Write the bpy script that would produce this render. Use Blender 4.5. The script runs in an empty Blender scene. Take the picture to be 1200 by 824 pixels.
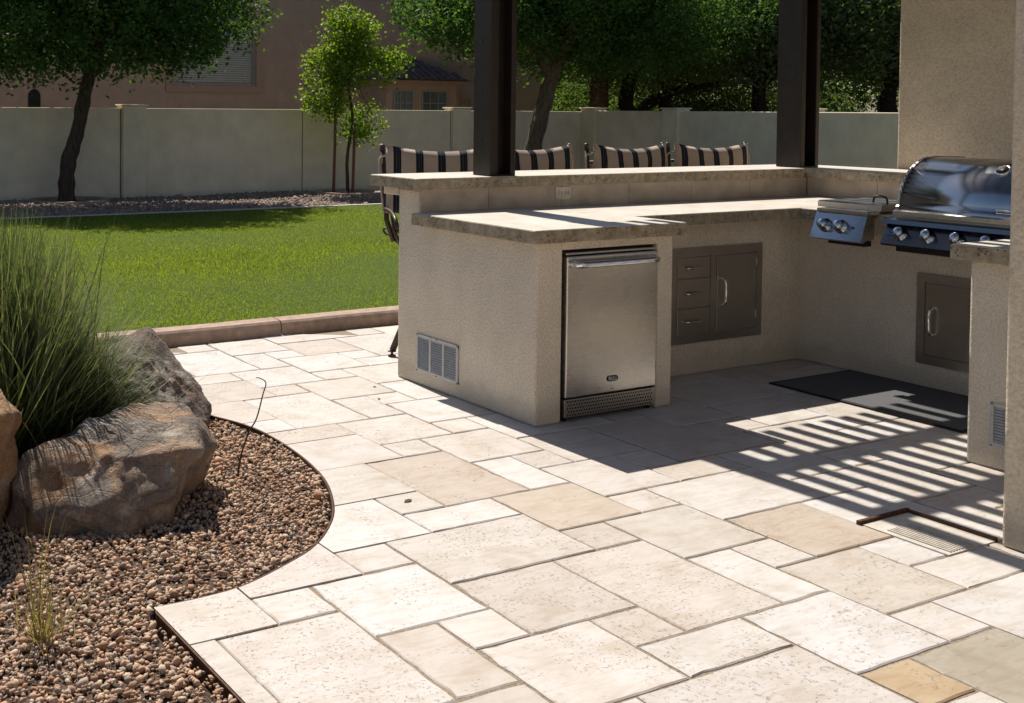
import bpy, bmesh, math, random
import numpy as np
from mathutils import Vector, Matrix, noise
from mathutils.geometry import delaunay_2d_cdt
R = math.radians
rng = np.random.default_rng(7)
random.seed(7)
scn = bpy.context.scene
col = scn.collection

# ------------------------------------------------------------------ camera
cam_d = bpy.data.cameras.new('camera')
cam = bpy.data.objects.new('camera', cam_d); col.objects.link(cam)
FPX, PXX, PYY = 1378.5, 398.0, 170.3
ROLL, PITCH, YAW = 0.0075, 0.0305, 1.0526
CAM = Vector((-3.565, -4.3604, 1.506))
fw = Vector((math.cos(YAW), math.sin(YAW), 0)); rt = Vector((math.sin(YAW), -math.cos(YAW), 0)); up = Vector((0, 0, 1))
F_ = math.cos(PITCH)*fw - math.sin(PITCH)*up
U_ = math.sin(PITCH)*fw + math.cos(PITCH)*up
ex = math.cos(ROLL)*rt + math.sin(ROLL)*U_
ey = -math.sin(ROLL)*rt + math.cos(ROLL)*U_
m3 = Matrix((ex, ey, -F_)).transposed()
cam.matrix_world = Matrix.Translation(CAM) @ m3.to_4x4()
cam_d.sensor_width = 36; cam_d.sensor_fit = 'HORIZONTAL'
cam_d.lens = FPX/1200*36
cam_d.shift_x = (600-PXX)/1200
cam_d.shift_y = -(412-PYY)/1200
cam_d.clip_start = 0.05; cam_d.clip_end = 2000
scn.camera = cam

# ------------------------------------------------------------------ sky, sun, exposure
SUN = Vector((0.058, 0.732, 1.0)).normalized()
wd = bpy.data.worlds.new('World'); scn.world = wd; wd.use_nodes = True
wn = wd.node_tree.nodes; wl = wd.node_tree.links
sky = wn.new('ShaderNodeTexSky'); sky.sky_type = 'NISHITA'; sky.sun_disc = False
sky.sun_elevation = math.asin(SUN.z); sky.sun_rotation = math.atan2(SUN.x, SUN.y)
sky.air_density = 1.0; sky.dust_density = 1.0; sky.ozone_density = 1.0
bg = wn['Background']; bg.inputs['Strength'].default_value = 0.053
wl.new(sky.outputs[0], bg.inputs['Color'])
sd = bpy.data.lights.new('sun', 'SUN'); sd.energy = 4.5; sd.angle = R(0.5); sd.color = (1.0, 0.94, 0.85)
so = bpy.data.objects.new('sun', sd); col.objects.link(so)
so.rotation_euler = SUN.to_track_quat('Z', 'Y').to_euler(); so.location = SUN*30
scn.view_settings.view_transform = 'Standard'; scn.view_settings.look = 'None'
scn.view_settings.exposure = 0.6; scn.view_settings.gamma = 1.0
scn.render.engine = 'CYCLES'

# ------------------------------------------------------------------ object helpers
OFF = {}
def _link(o, parent, off):
    col.objects.link(o)
    if parent: o.parent = parent
    OFF[o.name] = off
    return o
def tag(o, label=None, cat=None, group=None, kind=None):
    if label: o['label'] = label
    if cat: o['category'] = cat
    if group: o['group'] = group
    if kind: o['kind'] = kind
    return o
def thing(name, label, cat, loc=(0, 0, 0), group=None, kind=None):
    o = bpy.data.objects.new(name, None); o.empty_display_size = .1
    o.location = loc
    _link(o, None, np.array(loc, float))
    return tag(o, label, cat, group, kind)
def mobj(name, V, F, mat, parent=None, loc=None, smooth=False):
    """V world coordinates. With a parent: local to the parent's root. Top-level: origin at loc."""
    V = np.asarray(V, float)
    off = OFF[parent.name] if parent else np.array(loc if loc is not None else (0, 0, 0), float)
    me = bpy.data.meshes.new(name)
    V = V-off
    if isinstance(F, np.ndarray):
        n, k = F.shape
        me.vertices.add(len(V)); me.vertices.foreach_set('co', V.astype(np.float32).ravel())
        me.loops.add(n*k); me.loops.foreach_set('vertex_index', F.astype(np.int32).ravel())
        me.polygons.add(n); me.polygons.foreach_set('loop_start', np.arange(0, n*k, k, dtype=np.int32))
        me.polygons.foreach_set('loop_total', np.full(n, k, np.int32))
        me.update(calc_edges=True)
    else:
        me.from_pydata([tuple(v) for v in V], [], F); me.update()
    if smooth: me.polygons.foreach_set('use_smooth', np.ones(len(me.polygons), bool))
    if mat: me.materials.append(mat)
    o = bpy.data.objects.new(name, me)
    if not parent and loc is not None: o.location = loc
    return _link(o, parent, off)
def bm_obj(name, bm, mat, parent=None, loc=None, smooth=False, autosmooth=None):
    bm.normal_update()
    V = [v.co.copy() for v in bm.verts]; bm.verts.index_update()
    F = [[v.index for v in f.verts] for f in bm.faces]
    bm.free()
    return mobj(name, V, F, mat, parent, loc, smooth)
def bbox(bm, x0, x1, y0, y1, z0, z1, bevel=0.0, seg=2):
    r = bmesh.ops.create_cube(bm, size=1.0)
    vs = r['verts']
    for v in vs:
        v.co = Vector(((x0+x1)/2+v.co.x*(x1-x0), (y0+y1)/2+v.co.y*(y1-y0), (z0+z1)/2+v.co.z*(z1-z0)))
    if bevel > 0:
        es = list({e for v in vs for e in v.link_edges})
        bmesh.ops.bevel(bm, geom=es, offset=bevel, segments=seg, affect='EDGES', profile=.5)
def box(name, x0, x1, y0, y1, z0, z1, mat, parent=None, bevel=0.0, loc=None, seg=2):
    bm = bmesh.new(); bbox(bm, x0, x1, y0, y1, z0, z1, bevel, seg)
    return bm_obj(name, bm, mat, parent, loc)
def tube_geo(path, rad, n=10, cap=True):
    path = [Vector(p) for p in path]
    if not hasattr(rad, '__len__'): rad = [rad]*len(path)
    V = []; F = []
    t0 = (path[1]-path[0]).normalized()
    a = t0.orthogonal().normalized()
    for i, p in enumerate(path):
        t = (path[min(i+1, len(path)-1)]-path[max(i-1, 0)]).normalized()
        a = (a-t*a.dot(t)).normalized(); b = t.cross(a)
        for k in range(n):
            an = 2*math.pi*k/n
            V.append(p+(a*math.cos(an)+b*math.sin(an))*rad[i])
    for i in range(len(path)-1):
        for k in range(n):
            F.append([i*n+k, i*n+(k+1) % n, (i+1)*n+(k+1) % n, (i+1)*n+k])
    if cap:
        F.append(list(range(n))[::-1]); F.append([(len(path)-1)*n+k for k in range(n)])
    return V, F
def tube(name, path, rad, mat, parent=None, n=10, smooth=True, loc=None):
    V, F = tube_geo(path, rad, n)
    return mobj(name, V, F, mat, parent, loc, smooth)
def lathe(name, prof, origin, axis, mat, parent=None, n=20, smooth=True, loc=None):
    """prof: (radius, distance along axis)"""
    ax = Vector(axis).normalized(); a = ax.orthogonal().normalized(); b = ax.cross(a); O = Vector(origin)
    V = []; F = []
    for r, h in prof:
        for k in range(n):
            an = 2*math.pi*k/n
            V.append(O+ax*h+(a*math.cos(an)+b*math.sin(an))*r)
    for i in range(len(prof)-1):
        for k in range(n):
            F.append([i*n+k, i*n+(k+1) % n, (i+1)*n+(k+1) % n, (i+1)*n+k])
    F.append(list(range(n))[::-1]); F.append([(len(prof)-1)*n+k for k in range(n)])
    return mobj(name, V, F, mat, parent, loc, smooth)
def merge_geo(parts):
    V = []; F = []
    for v, f in parts:
        o = len(V); V += list(v); F += [[i+o for i in q] for q in f]
    return V, F
def copy_tree(o, parent=None):
    c = o.copy(); col.objects.link(c); c.parent = parent
    for ch in o.children: copy_tree(ch, c)
    return c
def catmull(P, n=8):
    P = [np.array(p, float) for p in P]; out = []
    for i in range(len(P)-1):
        p0 = P[max(i-1, 0)]; p1 = P[i]; p2 = P[i+1]; p3 = P[min(i+2, len(P)-1)]
        for t in np.linspace(0, 1, n, endpoint=False):
            out.append(.5*((2*p1)+(-p0+p2)*t+(2*p0-5*p1+4*p2-p3)*t*t+(-p0+3*p1-3*p2+p3)*t**3))
    out.append(P[-1]); return out

# ------------------------------------------------------------------ material helpers
class NT:
    def __init__(s, name):
        s.m = bpy.data.materials.new(name); s.m.use_nodes = True
        s.n = s.m.node_tree.nodes; s.l = s.m.node_tree.links
        s.b = s.n['Principled BSDF']; s.tc = s.n.new('ShaderNodeTexCoord')
    def link(s, a, b): s.l.new(a, b)
    def mapping(s, scale=(1, 1, 1), src='Object', rot=(0, 0, 0), loc=(0, 0, 0)):
        mp = s.n.new('ShaderNodeMapping'); mp.inputs['Scale'].default_value = scale
        mp.inputs['Rotation'].default_value = rot; mp.inputs['Location'].default_value = loc
        s.link(s.tc.outputs[src], mp.inputs['Vector']); return mp.outputs[0]
    def noise(s, scale, detail=4, rough=.55, vec=None, dist=0.0):
        x = s.n.new('ShaderNodeTexNoise'); x.inputs['Scale'].default_value = scale
        x.inputs['Detail'].default_value = detail; x.inputs['Roughness'].default_value = rough
        x.inputs['Distortion'].default_value = dist
        s.link(vec if vec is not None else s.tc.outputs['Object'], x.inputs['Vector']); return x.outputs['Fac']
    def voro(s, scale, feature='F1', out='Distance', vec=None, rand=1.0):
        x = s.n.new('ShaderNodeTexVoronoi'); x.feature = feature; x.inputs['Scale'].default_value = scale
        x.inputs['Randomness'].default_value = rand
        s.link(vec if vec is not None else s.tc.outputs['Object'], x.inputs['Vector']); return x.outputs[out]
    def ramp(s, fac, stops, interp='LINEAR'):
        x = s.n.new('ShaderNodeValToRGB'); x.color_ramp.interpolation = interp
        e = x.color_ramp.elements
        while len(e) < len(stops): e.new(.5)
        for k, (p, c) in zip(e, stops):
            k.position = p; k.color = (*c, 1) if hasattr(c, '__len__') else (c, c, c, 1)
        s.link(fac, x.inputs[0]); return x.outputs[0]
    def mix(s, fac, a, b, mode='MIX'):
        x = s.n.new('ShaderNodeMix'); x.data_type = 'RGBA'; x.blend_type = mode
        for i, v in ((0, fac), (6, a), (7, b)):
            if hasattr(v, 'is_linked'): s.link(v, x.inputs[i])
            elif i == 0: x.inputs[0].default_value = v
            else: x.inputs[i].default_value = (*v, 1)
        return x.outputs[2]
    def math(s, op, a, b=None):
        x = s.n.new('ShaderNodeMath'); x.operation = op
        for i, v in ((0, a), (1, b)):
            if v is None: continue
            if hasattr(v, 'is_linked'): s.link(v, x.inputs[i])
            else: x.inputs[i].default_value = v
        return x.outputs[0]
    def rand(s): return s.n.new('ShaderNodeObjectInfo').outputs['Random']
    def isl(s): return s.n.new('ShaderNodeNewGeometry').outputs['Random Per Island']
    def bump(s, h, strength=.5, dist=.01):
        x = s.n.new('ShaderNodeBump'); x.inputs['Strength'].default_value = strength; x.inputs['Distance'].default_value = dist
        s.link(h, x.inputs['Height']); s.link(x.outputs[0], s.b.inputs['Normal']); return x
    def set(s, base=None, rough=None, metal=None, spec=None):
        for k, v in (('Base Color', base), ('Roughness', rough), ('Metallic', metal), ('Specular IOR Level', spec)):
            if v is None: continue
            if hasattr(v, 'is_linked'): s.link(v, s.b.inputs[k])
            elif k == 'Base Color': s.b.inputs[k].default_value = (*v, 1)
            else: s.b.inputs[k].default_value = v
        return s
def simple(name, c, rough=.6, metal=0.0, spec=.4, nscale=40, namp=.25, bump=.0, bdist=.003):
    t = NT(name); n = t.noise(nscale, 5)
    t.set(t.mix(t.ramp(n, [(.3, 0.), (.7, 1.)]), tuple(x*(1-namp) for x in c), tuple(min(1, x*(1+namp*.6)) for x in c)), rough, metal, spec)
    if bump: t.bump(t.noise(nscale*4, 4), bump, bdist)
    return t.m

def m_travertine():
    t = NT('travertine'); r = t.rand()
    off = t.n.new('ShaderNodeVectorMath'); off.operation = 'ADD'
    cmb = t.n.new('ShaderNodeCombineXYZ'); s1 = t.math('MULTIPLY', r, 37.0)
    for k in range(3): t.link(s1, cmb.inputs[k])
    t.link(t.tc.outputs['Object'], off.inputs[0]); t.link(cmb.outputs[0], off.inputs[1]); v = off.outputs[0]
    tint = t.n.new('ShaderNodeObjectInfo').outputs['Color']
    cloud = t.ramp(t.noise(5, 6, .6, v, .6), [(.32, (.87, .82, .76)), (.5, (.98, .97, .96)), (.72, (1.05, 1.05, 1.05))])
    c = t.mix(1.0, tint, cloud, 'MULTIPLY')
    mp = t.n.new('ShaderNodeMapping'); mp.inputs['Scale'].default_value = (4, 15, 8); t.link(v, mp.inputs[0])
    vein = t.ramp(t.noise(2.2, 5, .6, mp.outputs[0], .8), [(.38, (.84, .77, .68)), (.55, (1, 1, 1))])
    c = t.mix(.5, c, vein, 'MULTIPLY')
    pitn = t.noise(75, 3, .7, v); pmask = t.math('ADD', t.noise(7, 4, .6, v), t.math('MULTIPLY', t.math('SUBTRACT', r, .75), .2))
    pit = t.math('MULTIPLY', t.ramp(pitn, [(.59, 0.), (.66, 1.)]), t.ramp(pmask, [(.42, 0.), (.58, 1.)]))
    c = t.mix(t.math('MULTIPLY', pit, .6), c, (.27, .215, .16))
    t.set(c, .62, 0, .3)
    h = t.math('SUBTRACT', t.math('MULTIPLY', t.noise(45, 5, .6, v), .35), pit)
    t.bump(h, .6, .005)
    return t.m
def m_stucco(name, c, scale=95, amp=.95):
    t = NT(name)
    big = t.ramp(t.noise(3.0, 5, .6), [(.3, .86), (.7, 1.05)])
    fine = t.ramp(t.noise(scale, 4, .65), [(.3, .74), (.6, 1.06)])
    cc = t.mix(1.0, t.mix(1.0, c, big, 'MULTIPLY'), fine, 'MULTIPLY')
    sx = t.n.new('ShaderNodeSeparateXYZ'); t.link(t.tc.outputs['Object'], sx.inputs[0])
    # splash dirt with an uneven edge along the foot of the wall
    dz = t.math('ADD', sx.outputs[2], t.math('MULTIPLY', t.noise(9, 5), -.16))
    dirt = t.ramp(dz, [(.0, .45), (.05, 0.)])
    cc = t.mix(dirt, cc, tuple(x*.62 for x in c))
    t.set(cc, .9, 0, .2)
    t.bump(t.math('ADD', t.noise(scale, 4, .65), t.math('MULTIPLY', t.voro(scale*1.4, 'SMOOTH_F1'), .5)), amp, .006)
    return t.m
def m_counter_edge():
    t = NT('stone_edge')
    c = t.ramp(t.noise(22, 6, .65), [(.28, (.18, .135, .085)), (.45, (.34, .275, .19)), (.6, (.42, .355, .26)), (.75, (.52, .455, .36))])
    vein = t.ramp(t.noise(5, 6, .7, None, 1.5), [(.46, (1, 1, 1)), (.5, (.6, .55, .48)), (.54, (1, 1, 1))])
    c = t.mix(.6, c, vein, 'MULTIPLY')
    pit = t.math('MULTIPLY', t.ramp(t.voro(55), [(.16, 1.), (.26, 0.)]), t.ramp(t.noise(13, 2), [(.5, 0.), (.6, 1.)]))
    c = t.mix(t.math('MULTIPLY', pit, .9), c, (.05, .04, .03))
    t.set(c, .75, 0, .3)
    t.bump(t.math('SUBTRACT', t.noise(60, 5, .7), t.math('MULTIPLY', pit, 1.5)), .9, .008)
    return t.m
def m_counter_top():
    t = NT('stone_top')
    c = t.ramp(t.noise(7, 6, .6, None, .5), [(.3, (.50, .445, .365)), (.5, (.58, .53, .455)), (.7, (.64, .60, .53))])
    spot = t.ramp(t.voro(38), [(.06, 1.), (.1, 0.)])
    c = t.mix(t.math('MULTIPLY', spot, t.ramp(t.noise(9), [(.5, 0.), (.6, .55)])), c, (.3, .25, .19))
    t.set(c, .5, 0, .35); t.bump(t.noise(80, 4), .12, .003)
    return t.m
def m_steel(name='brushed_steel', c=(.60, .575, .54), rough=.27, axis=(2, 2, 420), bstr=.015):
    t = NT(name); v = t.mapping(axis)
    n = t.noise(3.0, 3, .5, v)
    smear = t.noise(3.5, 5, .6)
    t.set(t.mix(t.ramp(smear, [(.35, 0.), (.7, 1.)]), tuple(x*.86 for x in c), c), t.ramp(t.math('ADD', t.math('MULTIPLY', n, .5), t.math('MULTIPLY', smear, .5)), [(.3, rough*.75), (.7, rough*1.25)]), 1.0)
    t.bump(n, bstr, .002)
    return t.m
def m_rock(name, cols, scale=3.0, grey=.85):
    t = NT(name)
    c = t.ramp(t.noise(scale, 7, .62, None, .8), cols)
    gr = t.ramp(t.noise(scale*1.4, 6, .6, t.mapping(loc=(3, 1, 5))), [(.44, 0.), (.53, 1.)])
    c = t.mix(t.math('MULTIPLY', gr, grey), c, (.20, .175, .155))
    lich = t.ramp(t.noise(scale*2.1, 7, .7, t.mapping(loc=(7, 2, 1))), [(.52, 0.), (.64, .85)])
    c = t.mix(lich, c, (.50, .445, .385))
    fine = t.ramp(t.noise(70, 5, .7), [(.3, .7), (.7, 1.12)])
    c = t.mix(1.0, c, fine, 'MULTIPLY')
    t.set(c, .9, 0, .2)
    crack = t.ramp(t.voro(6.5, 'DISTANCE_TO_EDGE', 'Distance', t.mapping((1, 1, 1.6))), [(0, 0.), (.03, 1.)])
    h = t.math('ADD', t.noise(14, 8, .68), t.math('MULTIPLY', crack, .10))
    t.bump(h, 1.0, .05)
    return t.m
def m_leaf(name, c1, c2, trans=.45, rough=.5, spec=.3):
    t = NT(name); i = t.isl()
    big = t.noise(1.3, 3)
    c = t.mix(t.ramp(t.math('ADD', t.math('MULTIPLY', i, .6), t.math('MULTIPLY', big, .5)), [(.25, 0.), (.85, 1.)]), c1, c2)
    t.set(c, rough, 0, spec)
    tr = t.n.new('ShaderNodeBsdfTranslucent')
    t.link(t.mix(1.0, c, (1.5, 1.55, .55), 'MULTIPLY'), tr.inputs['Color'])
    mx = t.n.new('ShaderNodeMixShader'); mx.inputs[0].default_value = trans
    t.link(t.b.outputs[0], mx.inputs[1]); t.link(tr.outputs[0], mx.inputs[2])
    t.link(mx.outputs[0], t.n['Material Output'].inputs['Surface'])
    return t.m
def m_pebble(name, stops, rough=.85):
    t = NT(name)
    c = t.ramp(t.isl(), stops)
    c = t.mix(1.0, c, t.ramp(t.noise(160, 3), [(.3, .8), (.7, 1.1)]), 'MULTIPLY')
    t.set(c, rough, 0, .25); return t.m
def m_stripe():
    t = NT('striped_canvas')
    sx = t.n.new('ShaderNodeSeparateXYZ'); t.link(t.tc.outputs['Object'], sx.inputs[0])
    fr = t.math('FRACT', t.math('ADD', t.math('DIVIDE', sx.outputs[0], .142), .5+.5+.19))
    st = t.ramp(fr, [(0, (.012, .013, .018)), (.12, (.05, .055, .07)), (.16, (.012, .013, .018)), (.24, (.05, .055, .07)), (.26, (.012, .013, .018)), (.34, (.40, .32, .255))], 'CONSTANT')
    t.set(st, .85, 0, .2); t.bump(t.noise(260, 3), .3, .002)
    return t.m
def m_bark(name, c, vs=(9, 9, 1.6)):
    t = NT(name); v = t.mapping(vs)
    n = t.noise(3.0, 7, .65, v, .6)
    t.set(t.ramp(n, [(.3, tuple(x*.35 for x in c)), (.5, c), (.75, tuple(x*1.5 for x in c))]), .9, 0, .15)
    t.bump(n, 1.0, .04); return t.m

M = dict(
    trav=m_travertine(), stucco=m_stucco('island_stucco', (.77, .67, .535)), stucco_house=m_stucco('column_stucco', (.64, .54, .41), 70, .8),
    wall_paint=m_stucco('wall_paint', (.84, .735, .555), 130, .12), taupe=m_stucco('taupe_stucco', (.43, .315, .255), 90, .15), taupe_trim=simple('taupe_trim', (.38, .26, .20), .85),
    edge=m_counter_edge(), top=m_counter_top(),
    splash=simple('backsplash_stone', (.50, .41, .32), .55, 0, .35, 6, .28, .15),
    steel=m_steel(), steel_dark=m_steel('cabinet_steel', (.50, .46, .41), .34, (1, 1, 200)), panel=m_steel('dark_mirror_steel', (.17, .18, .21), .22, (1, 200, 1), .02), chrome=simple('chrome', (.78, .78, .80), .07, 1.0, .5, 5, .05),  # panel: grill steel with dark reflections put into its base colour
    hood=m_steel('hood_steel', (.46, .48, .52), .2, (1, 1, 260), .03),
    black=simple('black_recess', (.012, .012, .012), .8), dark_metal=simple('dark_bronze_steel', (.022, .014, .010), .42, .15, .4, 14, .35, .08),
    stool=simple('brown_metal', (.055, .035, .026), .45, .4, .5, 30, .3), stripe=m_stripe(),
    mortar=simple('joint_sand', (.30, .24, .18), .95, 0, .1, 120, .4, .6, .006),
    curb=simple('concrete_curb', (.40, .29, .225), .85, 0, .2, 18, .25, .4), strip=simple('concrete_strip', (.52, .47, .40), .85, 0, .2, 30, .2, .3),
    rust=simple('rusty_steel', (.10, .045, .025), .75, .3, .3, 60, .5, .4), mat=None,
    soil=simple('brown_soil', (.13, .085, .055), .95, 0, .1, 50, .45, .8, .02), bed=simple('gravel_soil', (.14, .10, .075), .95, 0, .1, 90, .5, .8, .01),
    ground=simple('dry_ground', (.17, .13, .09), .95, 0, .1, 2.5, .3, .5, .02), turf_base=simple('turf_base', (.06, .09, .018), .95, 0, .1, 60, .4, .6),
    grass=m_leaf('turf_blade', (.15, .205, .018), (.27, .315, .045), .5, .5), reed=m_leaf('reed_blade', (.085, .125, .055), (.24, .26, .155), .22, .4),
    straw=m_leaf('straw_blade', (.26, .20, .10), (.36, .30, .17), .25, .6), weed=m_leaf('weed_blade', (.15, .13, .055), (.26, .21, .10), .3, .6),
    leafA=m_leaf('ash_leaf', (.042, .10, .034), (.095, .175, .044), .4, .6, .12), leafB=m_leaf('young_leaf', (.11, .19, .022), (.20, .27, .036), .5),
    leafC=m_leaf('elm_leaf', (.046, .105, .036), (.105, .185, .048), .42, .6, .12), leafD=m_leaf('mesquite_leaf', (.06, .105, .05), (.14, .185, .085), .42, .7, .1), leafE=m_leaf('pale_leaf', (.09, .135, .07), (.19, .225, .12), .42, .7, .1),
    leafF=m_leaf('bright_shrub_leaf', (.06, .105, .03), (.12, .17, .045), .4, .7, .1),
    bark=m_bark('grey_bark', (.085, .065, .05)), barkB=m_bark('brown_bark', (.16, .115, .075)), bark_dark=m_bark('dark_bark', (.035, .028, .022)), palm=m_bark('palm_bark', (.14, .07, .045), (14, 14, 14)),
    stake=simple('wood_stake', (.17, .085, .05), .8), rooftile=simple('clay_tile', (.12, .095, .105), .7, 0, .3, 6, .4),
    glass=simple('window_glass', (.10, .12, .12), .08, 0, .6, 3, .2), blind=simple('window_blind', (.42, .41, .38), .7), frame=simple('window_frame', (.30, .29, .28), .5),
    plastic=simple('ivory_plastic', (.62, .58, .50), .4), white_metal=simple('grey_painted_metal', (.50, .49, .47), .45, .1, .4, 30, .15),
    rock1=m_rock('boulder_stone', [(.28, (.33, .17, .095)), (.42, (.40, .26, .165)), (.55, (.35, .27, .205)), (.68, (.38, .225, .16)), (.8, (.28, .15, .12))]),
    rock2=m_rock('dark_boulder_stone', [(.28, (.15, .085, .065)), (.45, (.23, .16, .13)), (.6, (.19, .14, .12)), (.8, (.33, .24, .17))], 4.0),
    rock3=m_rock('orange_boulder_stone', [(.28, (.36, .17, .075)), (.5, (.54, .31, .15)), (.75, (.60, .38, .20))], 3.5, .3),
    pebble=m_pebble('pebbles', [(0, (.20, .12, .075)), (.18, (.46, .27, .17)), (.4, (.54, .36, .235)), (.6, (.33, .255, .205)), (.8, (.62, .48, .35)), (1, (.38, .21, .13))]),
    pebble2=m_pebble('back_pebbles', [(0, (.17, .12, .095)), (.3, (.34, .24, .185)), (.6, (.25, .19, .16)), (1, (.44, .34, .27))]),
    dead=simple('dead_leaf', (.10, .055, .03), .8), letter=simple('white_letter', (.7, .7, .7), .5), label_blue=simple('blue_letter', (.10, .22, .50), .4),
    knob=simple('polished_knob', (.50, .56, .66), .12, 1.0, .5, 8, .1),
)
def m_mat():
    t = NT('woven_mat'); w = t.noise(230, 2, .5)
    t.set(t.ramp(w, [(.3, (.04, .041, .045)), (.7, (.19, .19, .195))]), .95, 0, .1); t.bump(w, .8, .004); return t.m
M['mat'] = m_mat()

# ------------------------------------------------------------------ ground, patio and pavers
TX, TY, S = 0.0155, -0.7172, 0.2042
edge_pts = [(-2.308, -1.046), (-2.16, -1.05), (-2.011, -1.030), (-1.829, -.951), (-1.64, -.838), (-1.464, -.646), (-1.346, -.442), (-1.25, -.194), (-1.189, .108), (-1.166, .443), (-1.19, .70), (-1.275, .955), (-1.39, 1.28), (-1.50, 1.7), (-1.58, 2.1), (-1.66, 2.4), (-1.70, 2.62)]
curve = [tuple(p) for p in catmull(edge_pts, 5)]
planter = [(-2.308, -6.2)] + curve + [(-7.5, 2.62), (-7.5, -6.2)]
def inside(poly, x, y):
    c = False; n = len(poly)
    for i in range(n):
        x0, y0 = poly[i]; x1, y1 = poly[i-1]
        if (y0 > y) != (y1 > y) and x < (x1-x0)*(y-y0)/(y1-y0)+x0: c = not c
    return c
def plane_obj(name, x0, x1, y0, y1, z, mat, nx=1, ny=1, amp=0, parent=None, sc=.6):
    xs = np.linspace(x0, x1, nx+1); ys = np.linspace(y0, y1, ny+1)
    V = [(x, y, z+(amp*noise.noise(Vector((x*sc, y*sc, 3.1))) if amp else 0)) for y in ys for x in xs]
    F = [[j*(nx+1)+i, j*(nx+1)+i+1, (j+1)*(nx+1)+i+1, (j+1)*(nx+1)+i] for j in range(ny) for i in range(nx)]
    return mobj(name, V, F, mat, parent, smooth=True)
g = plane_obj('ground', -300, 300, -300, 300, -.16, M['ground'], 20, 20); tag(g, kind='structure')

def poly_cdt(polys, keep):
    """triangulate a set of outlines and keep triangles whose centre passes keep()"""
    vs = []; es = []
    for P in polys:
        o = len(vs); vs += [Vector(p) for p in P]; es += [(o+i, o+(i+1) % len(P)) for i in range(len(P))]
    v, e, f, *_ = delaunay_2d_cdt(vs, es, [], 0, 1e-6)
    F = []
    for t in f:
        c = sum((v[i] for i in t), Vector((0, 0)))/len(t)
        if keep(c.x, c.y): F.append(list(t))
    used = sorted({i for t in F for i in t}); mp = {k: n for n, k in enumerate(used)}
    return [tuple(v[i]) for i in used], [[mp[i] for i in t] for t in F]
def extrude_flat(P, F, z1, z0):
    n = len(P); V = [(x, y, z1) for x, y in P]+[(x, y, z0) for x, y in P]
    F = [t if ((P[t[1]][0]-P[t[0]][0])*(P[t[2]][1]-P[t[0]][1])-(P[t[1]][1]-P[t[0]][1])*(P[t[2]][0]-P[t[0]][0])) > 0 else t[::-1] for t in F]
    cnt = {}
    for t in F:
        for i in range(len(t)):
            a, b = t[i], t[(i+1) % len(t)]; cnt[(a, b)] = 1
    side = [[b, a, a+n, b+n] for (a, b) in cnt if (b, a) not in cnt]
    return V, F+side
PX0, PX1, PY0, PY1 = -2.308, 6.4, -6.2, 2.60
patio_rect = [(-8, PY0), (PX1, PY0), (PX1, PY1), (-8, PY1)]
P2, F2 = poly_cdt([patio_rect, planter], lambda x, y: PY0 < y < PY1 and x < PX1 and not inside(planter, x, y))
Vp, Fp = extrude_flat(P2, F2, -.005, -.15)
patio = mobj('patio', Vp, Fp, M['mortar']); tag(patio, kind='structure')

def jag_tile(w, h, seed):
    """tile outline with chipped, slightly wavy edges, origin at its lower corner"""
    r = random.Random(seed); g2 = .0035
    pts = []
    def side(a, b, nx, ny):
        L = math.dist(a, b); n = max(4, int(L/.045))
        for k in range(n):
            t = k/n; d = r.uniform(-.0005, .0032) if 0 < k else .003
            if r.random() < .1: d += r.uniform(.002, .006)
            pts.append((a[0]+(b[0]-a[0])*t+nx*d, a[1]+(b[1]-a[1])*t+ny*d))
    a = (g2, g2); b = (w-g2, g2); c = (w-g2, h-g2); d = (g2, h-g2)
    side(a, b, 0, 1); side(b, c, -1, 0); side(c, d, 0, -1); side(d, a, 1, 0)
    n = len(pts); cx, cy = w/2, h/2
    V = []
    for x, y in pts:      # worn lip
        k = .0055; dx, dy = cx-x, cy-y; L = math.hypot(dx, dy)
        V.append((x+dx/L*k, y+dy/L*k, 0.0))
    for x, y in pts: V.append((x, y, -.0035))
    for x, y in pts: V.append((x, y, -.03))
    F = [list(range(n))]
    for k in range(n):
        q = (k+1) % n
        F += [[k, n+k, n+q, q], [n+k, 2*n+k, 2*n+q, n+q]]
    return V, F
CELL = [(5, 3, 3, 2), (1, 0, 2, 3), (5, 1, 2, 2), (4, 5, 2, 2), (3, 2, 2, 2), (2, 4, 2, 2), (0, 5, 2, 1), (3, 0, 1, 2), (0, 0, 1, 1), (4, 1, 1, 1), (4, 4, 1, 1), (2, 3, 1, 1)]
tile_mesh = {}
def paver_mesh(w, h, k):
    if (w, h, k) not in tile_mesh:
        V, F = jag_tile(w*S, h*S, w*100+h*10+k)
        me = bpy.data.meshes.new('paver'); me.from_pydata(V, [], F); me.materials.append(M['trav']); me.update()
        tile_mesh[(w, h, k)] = me
    return tile_mesh[(w, h, k)]
def to_px(x, y, z=0):
    d = Vector((x, y, z))-CAM; zc = d.dot(F_)
    return (PXX+FPX*d.dot(ex)/zc, PYY-FPX*d.dot(ey)/zc) if zc > .2 else (-9999, 9999)
rest = []; tr_ = random.Random(3)
TINTS = [(0.523, 0.495, 0.468), (0.510, 0.474, 0.446), (0.536, 0.512, 0.494), (0.493, 0.457, 0.420), (0.523, 0.486, 0.455), (0.476, 0.427, 0.385), (0.544, 0.525, 0.511)]
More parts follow.
